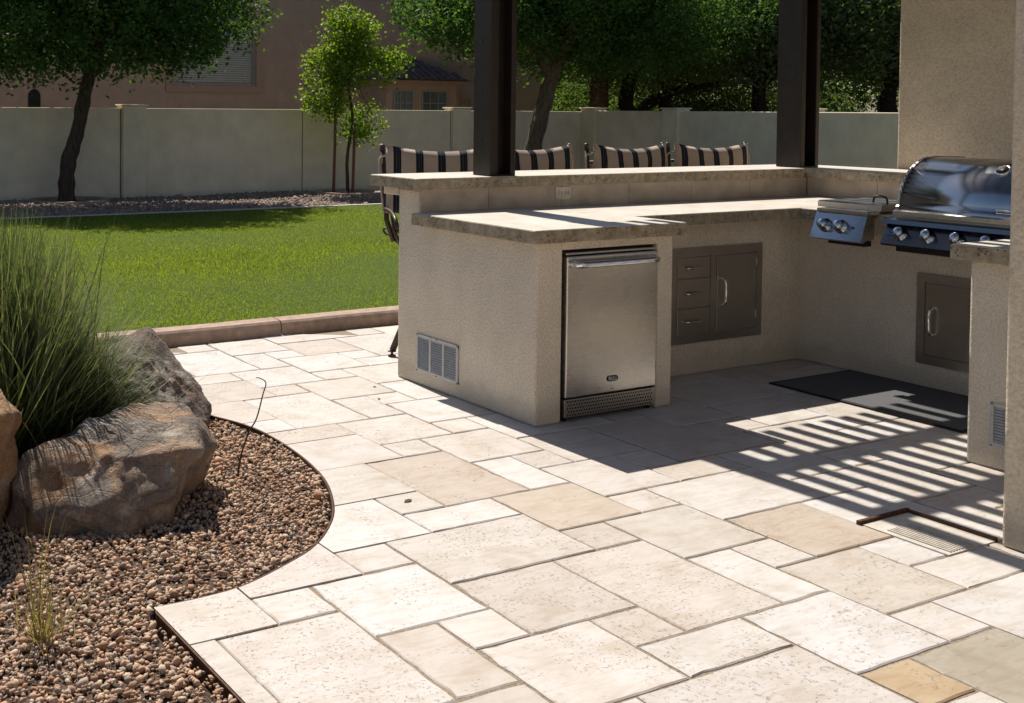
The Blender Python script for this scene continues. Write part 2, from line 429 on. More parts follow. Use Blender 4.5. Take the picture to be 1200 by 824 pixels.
TINT_AT = {(-1, -5): (0.425, 0.360, 0.301), (-4, -2): (0.459, 0.394, 0.333), (-5, 0): (0.451, 0.389, 0.336), (-3, -10): (0.328, 0.292, 0.236), (-4, -9): (0.400, 0.305, 0.201), (-4, -10): (0.383, 0.288, 0.193), (-7, -5): (0.468, 0.424, 0.385),
           (-4, -8): (0.544, 0.525, 0.516), (-9, -4): (0.549, 0.529, 0.516), (-5, -6): (0.497, 0.453, 0.415), (-2, -7): (0.468, 0.424, 0.380), (-7, -3): (0.493, 0.457, 0.424), (-8, -1): (0.544, 0.525, 0.507), (-6, -1): (0.541, 0.516, 0.498)}
def tint_for(i, j):
    c = TINT_AT.get((i, j)) or tr_.choice(TINTS); f = tr_.uniform(.97, 1.03)
    return (c[0]*f, c[1]*f, c[2]*f, 1)
for ci in range(-4, 7):
    for cj in range(-6, 5):
        for (a, b, w, h) in CELL:
            i, j = ci*6+a, cj*6+b
            x0, y0, x1, y1 = TX+i*S, TY+j*S, TX+(i+w)*S, TY+(j+h)*S
            if x1 < PX0-.6 or x0 > PX1-.05 or y1 < PY0 or y0 > PY1-.01: continue
            cx, cy = (x0+x1)/2, (y0+y1)/2
            dz = tr_.uniform(-.0015, .0015)
            smp = [(x0+(x1-x0)*s/8, y0+(y1-y0)*t/8) for s in range(9) for t in range(9)]
            ins = sum(inside(planter, *q) or q[1] > PY1 or q[1] < PY0 or q[0] > PX1 for q in smp)
            if ins == 81: continue
            if ins == 0:
                qs = [to_px(*q) for q in smp[::10]+[(x0, y1), (x1, y0)]]
                vis = any(-20 < u < 1220 and 360 < v < 850 for u, v in qs)
                hid = (x0 > .1 and y0 > .62 and x1 > .8) or (x0 > 1.5 and y1 < -1.5) or (x0 > 2.6)
                if vis and not hid:
                    o = bpy.data.objects.new('paver', paver_mesh(w, h, tr_.randrange(3)))
                    o.location = (x0, y0, dz); o.parent = patio; col.objects.link(o); OFF[o.name] = np.zeros(3); o.color = tint_for(i, j)
                else:
                    V, F = jag_tile(w*S, h*S, w*100+h*10)
                    rest.append(([(x+x0, y+y0, z+dz) for x, y, z in V], F))
            else:
                q = .004
                rect = [(x0+q, y0+q), (x1-q, y0+q), (x1-q, y1-q), (x0+q, y1-q)]
                P, F = poly_cdt([rect, planter], lambda x, y: x0+q < x < x1-q and y0+q < y < min(y1-q, PY1) and y > PY0 and x < PX1 and not inside(planter, x, y))
                if not F: continue
                V, F = extrude_flat(P, F, 0, -.04)
                V = [(x-x0, y-y0, z) for x, y, z in V]
                me = bpy.data.meshes.new('paver'); me.from_pydata(V, [], F); me.materials.append(M['trav']); me.update()
                o = bpy.data.objects.new('paver', me); o.location = (x0, y0, dz); o.parent = patio; col.objects.link(o); OFF[o.name] = np.zeros(3); o.color = tint_for(i, j)
V, F = merge_geo(rest)
o = mobj('paver_field', V, F, M['trav'], patio); o.color = (.58, .54, .48, 1); tag(o, kind='stuff')

# planter bed, steel edging, pebbles
def bed_z(x, y):
    return -.008+.006*noise.noise(Vector((x*1.7, y*1.7, .3)))+.006*noise.noise(Vector((x*6, y*6, 1.3)))
xs = np.arange(-7.5, -1.05, .09); ys = np.arange(-6.2, 2.7, .09)
V = [(x, y, bed_z(x, y)-.012 if (inside(planter, x, y)) else -.09) for y in ys for x in xs]; nx = len(xs)
F = [[j*nx+i, j*nx+i+1, (j+1)*nx+i+1, (j+1)*nx+i] for j in range(len(ys)-1) for i in range(nx-1)]
pb = mobj('planting_bed', V, F, M['bed'], smooth=True); tag(pb, kind='structure')
def edging(name, pts, z0, z1, th, mat):
    pts = [Vector((*p, 0)) for p in pts]; V = []; F = []
    for i, p in enumerate(pts):
        t = (pts[min(i+1, len(pts)-1)]-pts[max(i-1, 0)]).normalized(); nrm = Vector((-t.y, t.x, 0))
        for s, z in ((0, z1), (1, z1), (1, z0), (0, z0)): V.append((p.x+nrm.x*th*s, p.y+nrm.y*th*s, z))
    for i in range(len(pts)-1):
        for k in range(4): F.append([i*4+k, i*4+(k+1) % 4, i*4+4+(k+1) % 4, i*4+4+k])
    F += [[0, 1, 2, 3], [len(V)-1, len(V)-2, len(V)-3, len(V)-4]]
    return mobj(name, V, F, mat)
eg = edging('steel_edging', [(-2.311, -6.0), (-2.311, -1.08)]+[(x-.004, y) for x, y in curve[1:]], -.09, .001, .006, M['rust'])
tag(eg, 'thin rusty steel edging strip curving between the pavers and the pebble bed', 'edging')

def ico(sub):
    bm = bmesh.new(); bmesh.ops.create_icosphere(bm, subdivisions=sub, radius=1)
    V = np.array([v.co[:] for v in bm.verts]); F = np.array([[v.index for v in f.verts] for f in bm.faces]); bm.free(); return V, F
def rand_rot(n):
    q = rng.normal(size=(n, 4)); q /= np.linalg.norm(q, axis=1)[:, None]
    w, x, y, z = q.T
    return np.stack([np.stack([1-2*(y*y+z*z), 2*(x*y-z*w), 2*(x*z+y*w)], -1), np.stack([2*(x*y+z*w), 1-2*(x*x+z*z), 2*(y*z-x*w)], -1), np.stack([2*(x*z-y*w), 2*(y*z+x*w), 1-2*(x*x+y*y)], -1)], 1)
def pebbles(name, C, size, mat, sub=1, flat=.75):
    bV, bF = ico(sub); n = len(C)
    Rm = rand_rot(n)
    sc = size[:, None]*rng.uniform(.6, 1.15, (n, 3)); sc[:, 2] *= flat
    P = bV[None]*sc[:, None, :]*rng.uniform(.58, 1.2, (n, len(bV), 1))
    P = np.einsum('nij,nkj->nki', Rm, P)+C[:, None, :]
    F = (bF[None]+(np.arange(n)*len(bV))[:, None, None]).reshape(-1, 3)
    return mobj(name, P.reshape(-1, 3), F, mat)
C = []
def scatter(n, x0, x1, y0, y1, ok):
    out = []
    while len(out) < n:
        x, y = random.uniform(x0, x1), random.uniform(y0, y1)
        if ok(x, y): out.append((x, y))
    return out
pl_in = lambda x, y: inside(planter, x, y) and inside(planter, x+.02, y) and inside(planter, x, y+.012) and inside(planter, x+.011, y-.011)
pts = scatter(20000, -3.0, -1.14, -1.9, 1.2, pl_in)+scatter(1600, -5, -2.3, -4.2, 2.5, pl_in)
sz = rng.lognormal(math.log(.0086), .32, len(pts))
C = np.array([(x, y, bed_z(x, y)-.006+s*.45) for (x, y), s in zip(pts, sz)])
pe = pebbles('pebble_cover', C, sz, M['pebble'])
tag(pe, 'tan and pink decorative pebbles covering the curved planting bed', 'pebbles', kind='stuff')

# lawn, curb, back gravel strip
lawn = plane_obj('lawn', -9, 11.4, 2.72, 10.72, .072, M['turf_base'], 40, 20, .012); tag(lawn, kind='structure')
def blades(name, base, hgt, wid, lean, mat, segs=1):
    n = len(base); a = rng.uniform(0, 2*math.pi, n); d = np.stack([np.cos(a), np.sin(a), np.zeros(n)], 1)
    s = np.stack([-d[:, 1], d[:, 0], np.zeros(n)], 1)
    tip = base+d*lean[:, None]; tip[:, 2] += hgt
    V = np.stack([base-s*wid[:, None]/2, base+s*wid[:, None]/2, tip], 1).reshape(-1, 3)
    return mobj(name, V, np.arange(n*3).reshape(n, 3), mat)
B = []
n = 600000
x = rng.uniform(-4.2, 7.5, n); y = 2.74+(10.68-2.74)*rng.random(n)**1.25
d = np.stack([x-CAM.x, y-CAM.y], 1); dep = d@np.array(fw[:2]); lat = d@np.array(rt[:2]); px = PXX+FPX*lat/dep
k = (px > -40) & (px < 500); x = x[k]; y = y[k]
n2 = 26000; x = np.concatenate([x, rng.uniform(-9, 11.3, n2)]); y = np.concatenate([y, rng.uniform(2.74, 10.68, n2)])
n = len(x); base = np.stack([x, y, np.full(n, .066)], 1)
h = rng.uniform(.012, .028, n)
gr = blades('turf', base, h, rng.uniform(.0035, .0065, n), h*rng.uniform(.2, 1.1, n), M['grass'])
tag(gr, 'short dense green turf of the sunlit lawn', 'grass', kind='stuff')
cb = thing('lawn_curb', None, None); tag(cb, kind='structure')
xj = [-8, -6.4, -5.1, -3.8, -2.6, -1.35, -.03, 1.25, 2.5, 3.8, 5.1, 6.4, 8, 11.4]
for a, b in zip(xj[:-1], xj[1:]):
    prof = [(2.605, -.1), (2.605, .055), (2.612, .078), (2.628, .092), (2.735, .098), (2.748, .088), (2.75, -.1)]
    V = []; F = []; nn = len(prof)
    xs = np.linspace(a+.004, b-.004, 7)
    for x in xs:
        for (py, pz) in prof: V.append((x, py+.008*math.sin(x*1.3), pz+.003*noise.noise(Vector((x*3, py*9, 1)))))
    for i in range(6):
        for k in range(nn): F.append([i*nn+k, i*nn+(k+1) % nn, (i+1)*nn+(k+1) % nn, (i+1)*nn+k][::-1])
    F += [list(range(nn)), [6*nn+k for k in range(nn)][::-1]]
    mobj('curb_block', V, F, M['curb'], cb)
box('edge_strip', -9, 11.5, 10.70, 10.80, -.1, .088, M['strip'], None, .008).__setitem__('kind', 'structure')
gs = plane_obj('gravel_strip', -10, 13.0, 10.8, 20.0, .03, M['bed'], 60, 24, .04); tag(gs, kind='structure')
def gz(x, y): return .03+.04*noise.noise(Vector((x*.6, y*.6, 3.1)))
pts = scatter(20000, -.5, 9.2, 10.8, 13.95, lambda x, y: True)
sz = rng.lognormal(math.log(.021), .3, len(pts))
C = np.array([(x, y, gz(x, y)+s*.3) for (x, y), s in zip(pts, sz)])
pe = pebbles('gravel_cover', C, sz, M['pebble2'], 1)
tag(pe, 'brown gravel strewn between the lawn and the long garden wall', 'gravel', kind='stuff')

# ------------------------------------------------------------------ outdoor kitchen
H, HB, T = .946, 1.134, .064
WX, WY = 2.42, .46          # inner faces of the U
kit = thing('outdoor_kitchen', 'beige stucco U-shaped outdoor kitchen island with stone counters and a raised bar', 'kitchen island')
def slab(name, x0, x1, y0, y1, z1, th, parent):
    o = box(name+'_core', x0, x1, y0, y1, z1-th, z1-.003, M['edge'], parent, .003)
    t = box(name, x0+.004, x1-.004, y0+.004, y1-.004, z1-.012, z1, M['top'], parent, .002)
    o.name = name; t.name = 'counter_surface'
    for p, kx in ((o, None),):
        me = p.data; bm = bmesh.new(); bm.from_mesh(me)
        bmesh.ops.subdivide_edges(bm, edges=[e for e in bm.edges if e.calc_length() > .25], cuts=int(max(x1-x0, y1-y0)/.04), use_grid_fill=True)
        for v in bm.verts:
            w = v.co
            if abs(w.z-(z1-.003)) > .004:
                w += Vector((noise.noise(w*23), noise.noise(w*23+Vector((5, 1, 2))), noise.noise(w*19+Vector((1, 7, 3)))*.6))*.0022
        bm.to_mesh(me); bm.free()
    OFF[o.name] = OFF[t.name] = np.zeros(3)
    t.parent = o
    return o
# stucco body: left block with fridge niche, recess wall, right arm, front wing
sb = M['stucco']
def wallbox(*a, bev=.012): return box('stucco_wall', *a, sb, kit, bev, seg=3)
def yz_block(name, x0, x1, prof, mat, parent, bev):
    n = len(prof); bm = bmesh.new()
    a = [bm.verts.new((x0, y, z)) for y, z in prof]; b = [bm.verts.new((x1, y, z)) for y, z in prof]
    bm.faces.new(a); bm.faces.new(b[::-1])
    for i in range(n): bm.faces.new((a[i], b[i], b[(i+1) % n], a[(i+1) % n]))
    bmesh.ops.recalc_face_normals(bm, faces=bm.faces)
    if bev: bmesh.ops.bevel(bm, geom=list(bm.edges), offset=bev, segments=3, affect='EDGES', profile=.5)
    return bm_obj(name, bm, mat, parent)
yz_block('stucco_wall', 0, .162, [(0, 0), (1.217, 0), (1.217, HB-T-.002), (1.002, HB-T-.002), (1.002, H-T), (0, H-T)], sb, kit, .012)
wallbox(.779, .890, 0, WY, 0, H-T)                  # jamb right of fridge
wallbox(.150, .795, .004, .30, .838, H-T-.001, bev=.0)
wallbox(.15, .95, .60, 1.00, 0, H-T-.001, bev=0)
wallbox(.86, 3.02, WY, 1.02, 0, H-T)
wallbox(.15, 3.55, 1.003, 1.216, 0, HB-T-.003, bev=0)        # tall bar wall
wallbox(-.003, 3.60, 1.222, 1.375, HB-T-.045, HB-T-.001, bev=.006)
wallbox(WX, 3.15, -2.3, WY+.05, 0, H-T)
wallbox(3.148, 3.50, -2.3, 1.10, 0, HB-T-.002)
wallbox(1.305, WX+.05, -2.25, -1.318, 0, H-T)
# counters
slab('countertop', -.0586, .924, -.0586, .995, H, T, kit)
slab('countertop', .9245, 3.15, .311, .995, H, T, kit)
slab('countertop', 2.23, 3.148, -.205, .3105, H, T, kit)
slab('countertop', 2.23, 3.148, -.345, -.2055, H-.002, T-.003, kit)
slab('countertop', 2.70, 3.148, -1.20, -.3455, H-.003, T-.004, kit)
slab('countertop', 1.243, 3.148, -2.3, -1.2645, H, T, kit)
slab('bar_top', -.0573, 3.067, .9465, 1.437, HB, .061, kit)
slab('bar_top', 3.0675, 3.58, -2.3, 1.437, HB, .061, kit)
# backsplash pieces with joints
bx = [-.002, .455, .985, 1.515, 2.045, 2.575, 3.125]
for a, b in zip(bx[:-1], bx[1:]): box('backsplash_panel', a+.0015, b-.0015, .984, 1.0035, H+.0005, HB-.0615, M['splash'], kit, .001)
by = [.982, .45, -.08, -.61, -1.14, -1.67]
for a, b in zip(by[:-1], by[1:]): box('backsplash_panel', 3.128, 3.1495, b+.0015, a-.0015, H+.0005, HB-.0615, M['splash'], kit, .001)

# ---- fridge
fr = thing('outdoor_fridge', 'brushed steel undercounter fridge with a bar handle built into the island', 'fridge', (.47, 0, 0))
box('cabinet', .168, .775, .03, .56, .015, .832, M['black'], fr)
box('door', .178, .770, -.012, .028, .118, .806, M['steel'], fr, .006)
box('top_trim', .178, .770, -.004, .028, .812, .823, M['steel_dark'], fr, .002)
HR = .015
hp = [(.213, -.013, .772), (.213, -.042, .770), (.235, -.056, .768), (.30, -.060, .768), (.65, -.060, .768), (.715, -.056, .768), (.735, -.042, .770), (.735, -.013, .772)]
Vh, Fh = tube_geo([tuple(p) for p in catmull(hp, 4)], HR, 12)
hd = mobj('handle', [(v[0], v[1], .769+(v[2]-.769)*1.15) for v in Vh], Fh, M['chrome'], fr, smooth=True)
gp = box('grille', .178, .770, -.006, .026, .022, .110, M['steel_dark'], fr, .003)
parts = []
for r in range(5):
    for c in range(34):
        cx = .197+c*.0164+(r % 2)*.0082; cz = .034+r*.0162; s = .0062
        if cx > .752: continue
        parts.append(([(cx-s, -.0068, cz), (cx, -.0068, cz-s), (cx+s, -.0068, cz), (cx, -.0068, cz+s)], [[0, 1, 2, 3]]))
V, F = merge_geo(parts); o = mobj('vent_hole', V, F, M['black'], gp); tag(o, kind='stuff')
bm = bmesh.new(); bmesh.ops.create_cone(bm, cap_ends=True, segments=28, radius1=.5, radius2=.5, depth=1)
for v in bm.verts:
    sx = 1 if v.co.x > 0 else -1
    v.co = Vector((.476+.013*v.co.x*2+sx*.022, -.0135+.004*v.co.z, .188+.028*v.co.y)); 
bm2 = bm
for v in bm2.verts: pass
bd = bm_obj('badge', bm, M['black'], fr)
def text_mesh(name, body, size, mat, parent, place):
    cu = bpy.data.curves.new(name, 'FONT'); cu.body = body; cu.size = size; cu.align_x = 'CENTER'; cu.align_y = 'CENTER'; cu.extrude = .0006; cu.offset = size*.02; cu.resolution_u = 3
    t = bpy.data.objects.new(name, cu); col.objects.link(t)
    dg = bpy.context.evaluated_depsgraph_get(); me = bpy.data.meshes.new_from_object(t.evaluated_get(dg))
    bpy.data.objects.remove(t)
    V = [place @ v.co for v in me.vertices]; F = [list(p.vertices) for p in me.polygons]
    return mobj(name, V, F, mat, parent)
text_mesh('badge_lettering', 'BULL', .026, M['letter'], bd, Matrix.Translation((.476, -.0168, .188)) @ Matrix.Rotation(R(90), 4, 'X'))
lathe('lock', [(.008, 0), (.008, .003), (.004, .004)], (.476, -.011, .142), (0, -1, 0), M['chrome'], fr, 12)
for x in (.20, .75): lathe('foot', [(.016, 0), (.016, .006), (.009, .007), (.009, .02)], (x, .03, 0), (0, 0, 1), M['black'], fr, 12)

# ---- vents
def vent(loc_y0, loc_y1, z0, z1, x, label, cols=3):
    t = thing('vent_cover', label, 'vent', (x, (loc_y0+loc_y1)/2, z0))
    fx0, fx1 = x-.008, x+.001
    bm = bmesh.new(); fwid = .016
    bbox(bm, fx0, fx1, loc_y0, loc_y1, z0, z0+fwid); bbox(bm, fx0, fx1, loc_y0, loc_y1, z1-fwid, z1)
    w = (loc_y1-loc_y0-fwid)/cols
    for k in range(cols+1): bbox(bm, fx0-.001, fx1, loc_y0+k*w, loc_y0+k*w+fwid, z0+.001, z1-.001)
    bm_obj('frame', bm, M['white_metal'], t)
    box('backing', x-.0012, x+.0005, loc_y0+.004, loc_y1-.004, z0+.004, z1-.004, M['black'], t)
    for k in range(cols):
        parts = []; ya = loc_y0+k*w+fwid; yb = loc_y0+(k+1)*w
        nz = int((z1-z0-2*fwid)/.0125)
        for q in range(nz):
            zc = z0+fwid+(q+.5)*(z1-z0-2*fwid)/nz
            parts.append(([(x-.001, ya, zc+.005), (x-.001, yb, zc+.005), (x-.0075, yb, zc-.004), (x-.0075, ya, zc-.004), (x-.0065, ya, zc-.0045), (x-.0065, yb, zc-.0045)], [[0, 1, 2, 3], [3, 2, 5, 4]]))
        V, F = merge_geo(parts); mobj('louver_bank', V, F, M['white_metal'], t)
    for yy in (loc_y0+.008, (loc_y0+loc_y1)/2, loc_y1-.008):
        for zz in (z0+.004, z1-.004): lathe('screw', [(.004, 0), (.003, .002)], (fx0-.001, yy, zz), (-1, 0, 0), M['dark_metal'], t, 8)
vent(.62, 1.012, .076, .280, 0, 'grey louvered vent cover with three banks low on the island end wall')
vent(-1.80, -1.425, .10, .285, 1.305, 'grey louvered vent cover on the short counter wing beside the column')

# ---- drawer and door unit in the recess wall
def pull(name, a, b, out, mat, parent, r=.006):
    a = Vector(a); b = Vector(b); o = Vector(out)
    p = [a, a+o*.75+(b-a)*.06, a+o+(b-a)*.22, a+o*1.08+(b-a)*.5, a+o+(b-a)*.78, b+o*.75-(b-a)*.06, b]
    return tube(name, [tuple(q) for q in catmull(p, 4)], r, mat, parent, 10)
dr = thing('drawer_cabinet', 'brushed steel cabinet front with three drawers and a door in the recess wall', 'cabinet', (1.7, WY, .18))
yf = WY-.002
def frame_rect(name, mk, x0, x1, z0, z1, w, d, mat, parent):
    bm = bmesh.new()
    for (a, b, c, e) in ((x0, x1, z0, z0+w), (x0, x1, z1-w, z1), (x0, x0+w, z0+w, z1-w), (x1-w, x1, z0+w, z1-w)): mk(bm, a, b, c, e, d)
    return bm_obj(name, bm, mat, parent)
mkY = lambda bm, a, b, c, e, d: bbox(bm, a, b, yf-d, yf+.004, c, e)
X0, X1, Z0, Z1 = 1.33, 2.074, .186, .732
frame_rect('frame', mkY, X0, X1, Z0, Z1, .048, .012, M['steel_dark'], dr)
box('frame_divider', 1.645, 1.69, yf-.0118, yf+.004, Z0+.0475, Z1-.0475, M['steel_dark'], dr)
box('cavity', X0+.03, X1-.03, yf+.0045, yf+.02, Z0+.03, Z1-.03, M['black'], dr)
for (za, zb) in ((.240, .385), (.391, .555), (.561, .678)):
    d_ = box('drawer', X0+.052, 1.641, yf-.014, yf+.006, za, zb, M['steel_dark'], dr, .002)
    pull('handle', (1.40+.03, yf-.014, (za+zb)/2), (1.40+.16, yf-.014, (za+zb)/2), (0, -.026, 0), M['chrome'], d_)
d_ = box('door', 1.694, 2.022, yf-.014, yf+.006, .240, .678, M['steel_dark'], dr, .002)
pull('handle', (1.735, yf-.014, .385), (1.735, yf-.014, .545), (0, -.03, 0), M['chrome'], d_, .0075)
for z in (.29, .60): box('hinge', 2.018, 2.03, yf-.018, yf-.006, z, z+.05, M['steel'], dr, .002)

# ---- access door under the grill
ad = thing('access_door', 'single brushed steel access door with a curved pull set in the wall under the grill', 'cabinet door', (WX, -.55, .135))
xf = WX-.002
mkX = lambda bm, a, b, c, e, d: bbox(bm, xf-d, xf+.004, a, b, c, e)
frame_rect('frame', mkX, -.80, -.328, .135, .632, .048, .013, M['steel_dark'], ad)
box('cavity', xf+.0045, xf+.02, -.77, -.36, .165, .60, M['black'], ad)
d_ = box('door', xf-.014, xf+.006, -.748, -.380, .187, .580, M['steel_dark'], ad, .002)
pull('handle', (xf-.014, -.425, .30), (xf-.014, -.425, .45), (-.032, 0, 0), M['chrome'], d_, .0085)

# ---- side burner
XB = 2.10
sbn = thing('side_burner', 'small stainless side burner with two knobs and a flat lid on the counter', 'side burner', (2.4, -.05, .8))
def prism(name, prof, y0, y1, mat, parent, smooth=False):
    n = len(prof); V = [(x, y0, z) for x, z in prof]+[(x, y1, z) for x, z in prof]
    F = [[i, (i+1) % n, n+(i+1) % n, n+i] for i in range(n)]+[list(range(n))[::-1], [n+i for i in range(n)]]
    o = mobj(name, V, F, mat, parent, smooth=smooth)
    bm = bmesh.new(); bm.from_mesh(o.data); bmesh.ops.recalc_face_normals(bm, faces=bm.faces); bm.to_mesh(o.data); bm.free(); return o
prism('body', [(2.14, .815), (2.14, .955), (2.226, .955), (2.226, .81), (2.2, .80)], -.185, .095, M['steel_dark'], sbn)
pnl = prism('control_panel', [(2.085, .800), (2.14, .945), (2.155, .945), (2.155, .81), (2.10, .792)], -.205, .125, M['hood'], sbn)
prism('drip_lip', [(2.13, .945), (2.13, .965), (2.235, .968), (2.235, .946)], -.21, .115, M['steel'], sbn)
prism('under_tray', [(2.16, .768), (2.16, .792), (2.225, .798), (2.225, .768)], -.17, .06, M['black'], sbn)
lid = prism('lid', [(2.20, .968), (2.20, .998), (2.215, 1.004), (2.66, 1.004), (2.67, .968)], -.245, .165, M['steel'], sbn)
pull('lid_handle', (2.33, -.10, 1.003), (2.33, -.19, 1.003), (0, 0, .036), M['dark_metal'], lid, .006)
nrm = Vector((-.145, 0, .055)).normalized()
def knob(origin, parent, s=1.0):
    k = lathe('knob', [(.030*s, 0), (.030*s, .006*s), (.021*s, .009*s), (.023*s, .030*s), (.020*s, .038*s), (.012*s, .043*s), (.004*s, .0445*s)], origin, nrm, M['knob'], parent, 24)
    return k
for yy in (.040, -.062): knob(Vector((2.112, yy, .872)), sbn, 1.3)
lathe('igniter', [(.006, 0), (.006, .006), (.004, .008)], Vector((2.112, -.135, .872)), nrm, M['black'], sbn, 10)

# ---- grill
gl = thing('barbecue_grill', 'stainless built-in barbecue grill with rounded hood and a row of knobs', 'grill', (2.4, -.75, .8))
GY0, GY1 = -1.19, -.330
prism('firebox', [(2.16, .80), (2.16, .955), (2.69, .955), (2.69, .885), (2.235, .885), (2.235, .80)], GY0+.02, GY1-.03, M['steel_dark'], gl)
prism('control_panel', [(2.075, .812), (2.135, .915), (2.16, .915), (2.16, .80), (2.09, .80)], GY0, GY1, M['panel'], gl)
prism('drip_lip', [(2.10, .917), (2.105, .940), (2.24, .958), (2.24, .920)], GY0, GY1+.012, M['panel'], gl)
prism('under_tray', [(2.14, .770), (2.14, .799), (2.235, .799), (2.235, .770)], GY0+.05, GY1-.05, M['black'], gl)
def hoodprof(off=0):
    p = [(2.165-off, .965), (2.165-off, 1.008)]
    for k in range(17):
        a = math.pi*.5*k/16
        p.append((2.475-(.30+off)*math.cos(a), 1.015+(.255+off)*math.sin(a)))
    p += [(2.74, 1.262+off), (2.80, 1.20), (2.82, .965)]
    return p
hood = prism('hood', hoodprof(), GY0+.03, GY1-.045, M['hood'], gl)
bpy.context.view_layer.update()
for p_ in hood.data.polygons: p_.use_smooth = len(p_.vertices) == 4
prism('hood_end_cap', [(x, z) for x, z in hoodprof(.006)], GY1-.0445, GY1-.03, M['steel_dark'], hood)
prism('hood_end_cap', [(x, z) for x, z in hoodprof(.006)], GY0+.015, GY0+.0295, M['steel_dark'], hood)
prism('hood_lip', [(2.135, .960), (2.135, .985), (2.168, .992), (2.168, .962)], GY0+.03, GY1-.03, M['steel'], hood)
tube('handle', [(2.10, GY0+.06, 1.03), (2.10, GY1-.62, 1.03)], .012, M['chrome'], hood, 12)
parts = []
for k in range(9):
    a = math.pi*.5*(.18+.075*k); parts.append(tube_geo([(2.475-.301*math.cos(a), GY1-.05, 1.015+.256*math.sin(a)), (2.475-.309*math.cos(a), GY1-.036, 1.015+.263*math.sin(a))], .005, 6))
V, F = merge_geo(parts); tag(mobj('hood_rivets', V, F, M['chrome'], hood), kind='stuff')
a = math.pi*.29; hn = Vector((-math.cos(a), 0, math.sin(a)))
tg = lathe('thermometer', [(.038, 0), (.038, .012), (.033, .016), (.030, .014), (.005, .013)], Vector((2.475, -.865, 1.015))+Vector((-math.cos(a)*.299, 0, math.sin(a)*.254)), hn, M['chrome'], hood, 28)
lathe('dial', [(.029, 0), (.029, .0015)], Vector((2.475, -.865, 1.015))+Vector((-math.cos(a)*.312, 0, math.sin(a)*.267)), hn, M['dark_metal'], tg, 24)
nrm = Vector((-.103, 0, .06)).normalized()
for yy in (-.435, -.590, -.750, -.910, -1.07): knob(Vector((2.105, yy, .864)), gl, 1.25)
rotm = Matrix((Vector((0, -1, 0)), Vector((.06/.1192, 0, .103/.1192)), Vector((-.103/.1192, 0, .06/.1192)))).transposed().to_4x4()
text_mesh('panel_lettering', 'Bull', .042, M['label_blue'], gl, Matrix.Translation(Vector((2.1035, -.372, .868))) @ rotm)

# ---- outlet
ol = thing('wall_outlet', 'ivory double outlet plate on the backsplash under the bar', 'outlet', (.99, .984, .99))
pl_ = box('plate', .937, 1.048, .977, .9838, .988, 1.062, M['plastic'], ol, .003)
for xx in (.966, 1.019):
    box('socket', xx-.017, xx+.017, .9745, .9772, .999, 1.051, M['plastic'], ol, .002)
    box('slot', xx-.010, xx-.007, .9738, .9748, 1.015, 1.04, M['black'], ol); box('slot', xx+.007, xx+.010, .9738, .9748, 1.015, 1.04, M['black'], ol)

# ---- floor mat, floor hatch
fm = thing('floor_mat', 'charcoal woven floor mat lying on the pavers beside the grill wall', 'mat', (2.0, -.45, 0))
box('pile', 1.74, 2.395, -1.02, .065, .004, .013, M['mat'], fm, .004)
bm = bmesh.new(); bx0, bx1, by0, by1 = 1.72, 2.41, -1.04, .085
for q in ((bx0, bx1, by0, by0+.02), (bx0, bx1, by1-.02, by1), (bx0, bx0+.02, by0+.02, by1-.02), (bx1-.02, bx1, by0+.02, by1-.02)): bbox(bm, *q, .003, .0105)
bm_obj('border', bm, M['black'], fm)
fh = thing('floor_hatch', 'rusty steel framed floor hatch with a finely ribbed cover in the pavers', 'floor hatch', (.35, -1.75, 0))
bm = bmesh.new(); bbox(bm, .20, .492, -1.612, -1.598, -.01, .016); bbox(bm, .478, .492, -1.95, -1.6125, -.01, .014); bm_obj('frame', bm, M['rust'], fh)
box('cover', .21, .476, -1.95, -1.615, -.004, .0045, M['trav'], fh).color = (.52, .49, .44, 1)
bm = bmesh.new()
for k in range(9): bbox(bm, .235+k*.016, .243+k*.016, -1.94, -1.70, .0046, .009)
o = bm_obj('rib', bm, M['strip'], fh); tag(o, kind='stuff')

# ------------------------------------------------------------------ columns and pergola
cl = thing('house_column', 'tall beige stucco column standing next to the short counter wing', 'column', (.75, -2.3, 0))
box('shaft', .460, 1.10, -2.60, -1.981, 0, 3.2, M['stucco_house'], cl, .012, seg=3)
cl = thing('house_column', 'tall beige stucco column rising behind the grill and bar', 'column', (3.8, 0, 0))
box('shaft', 3.62, 4.5, -2.4, .66, 0, 3.6, M['stucco_house'], cl, .012, seg=3)

hm = thing('bounce_house', 'beige stucco house added unseen behind the camera to bounce warm light onto the patio', 'house', (2, -8.6, 0))  # unseen house added behind the camera for warm bounce and steel reflections
for (a, b, z0, z1) in ((-4, 1.2, -.1, 3.3), (4.2, 11, -.1, 3.3), (1.2, 4.2, 2.3, 3.3)): box('wall', a, b, -8.9, -8.6, z0, z1, M['stucco_house'], hm)
dw = box('sliding_door', 1.2, 4.2, -8.78, -8.76, 0, 2.3, M['glass'], hm)  # dark glass door added for the steel to mirror
for xx in (1.2, 2.66, 4.12): box('door_stile', xx, xx+.08, -8.80, -8.74, .0, 2.3, M['frame'], dw)
box('roof', -4.6, 11.6, -10.2, -7.9, 3.301, 3.6, M['taupe_trim'], hm)
pg = thing('pergola', 'dark bronze steel pergola with posts standing on the raised bar and overhead slats', 'pergola', (.55, 1.06, HB))
dm = M['dark_metal']
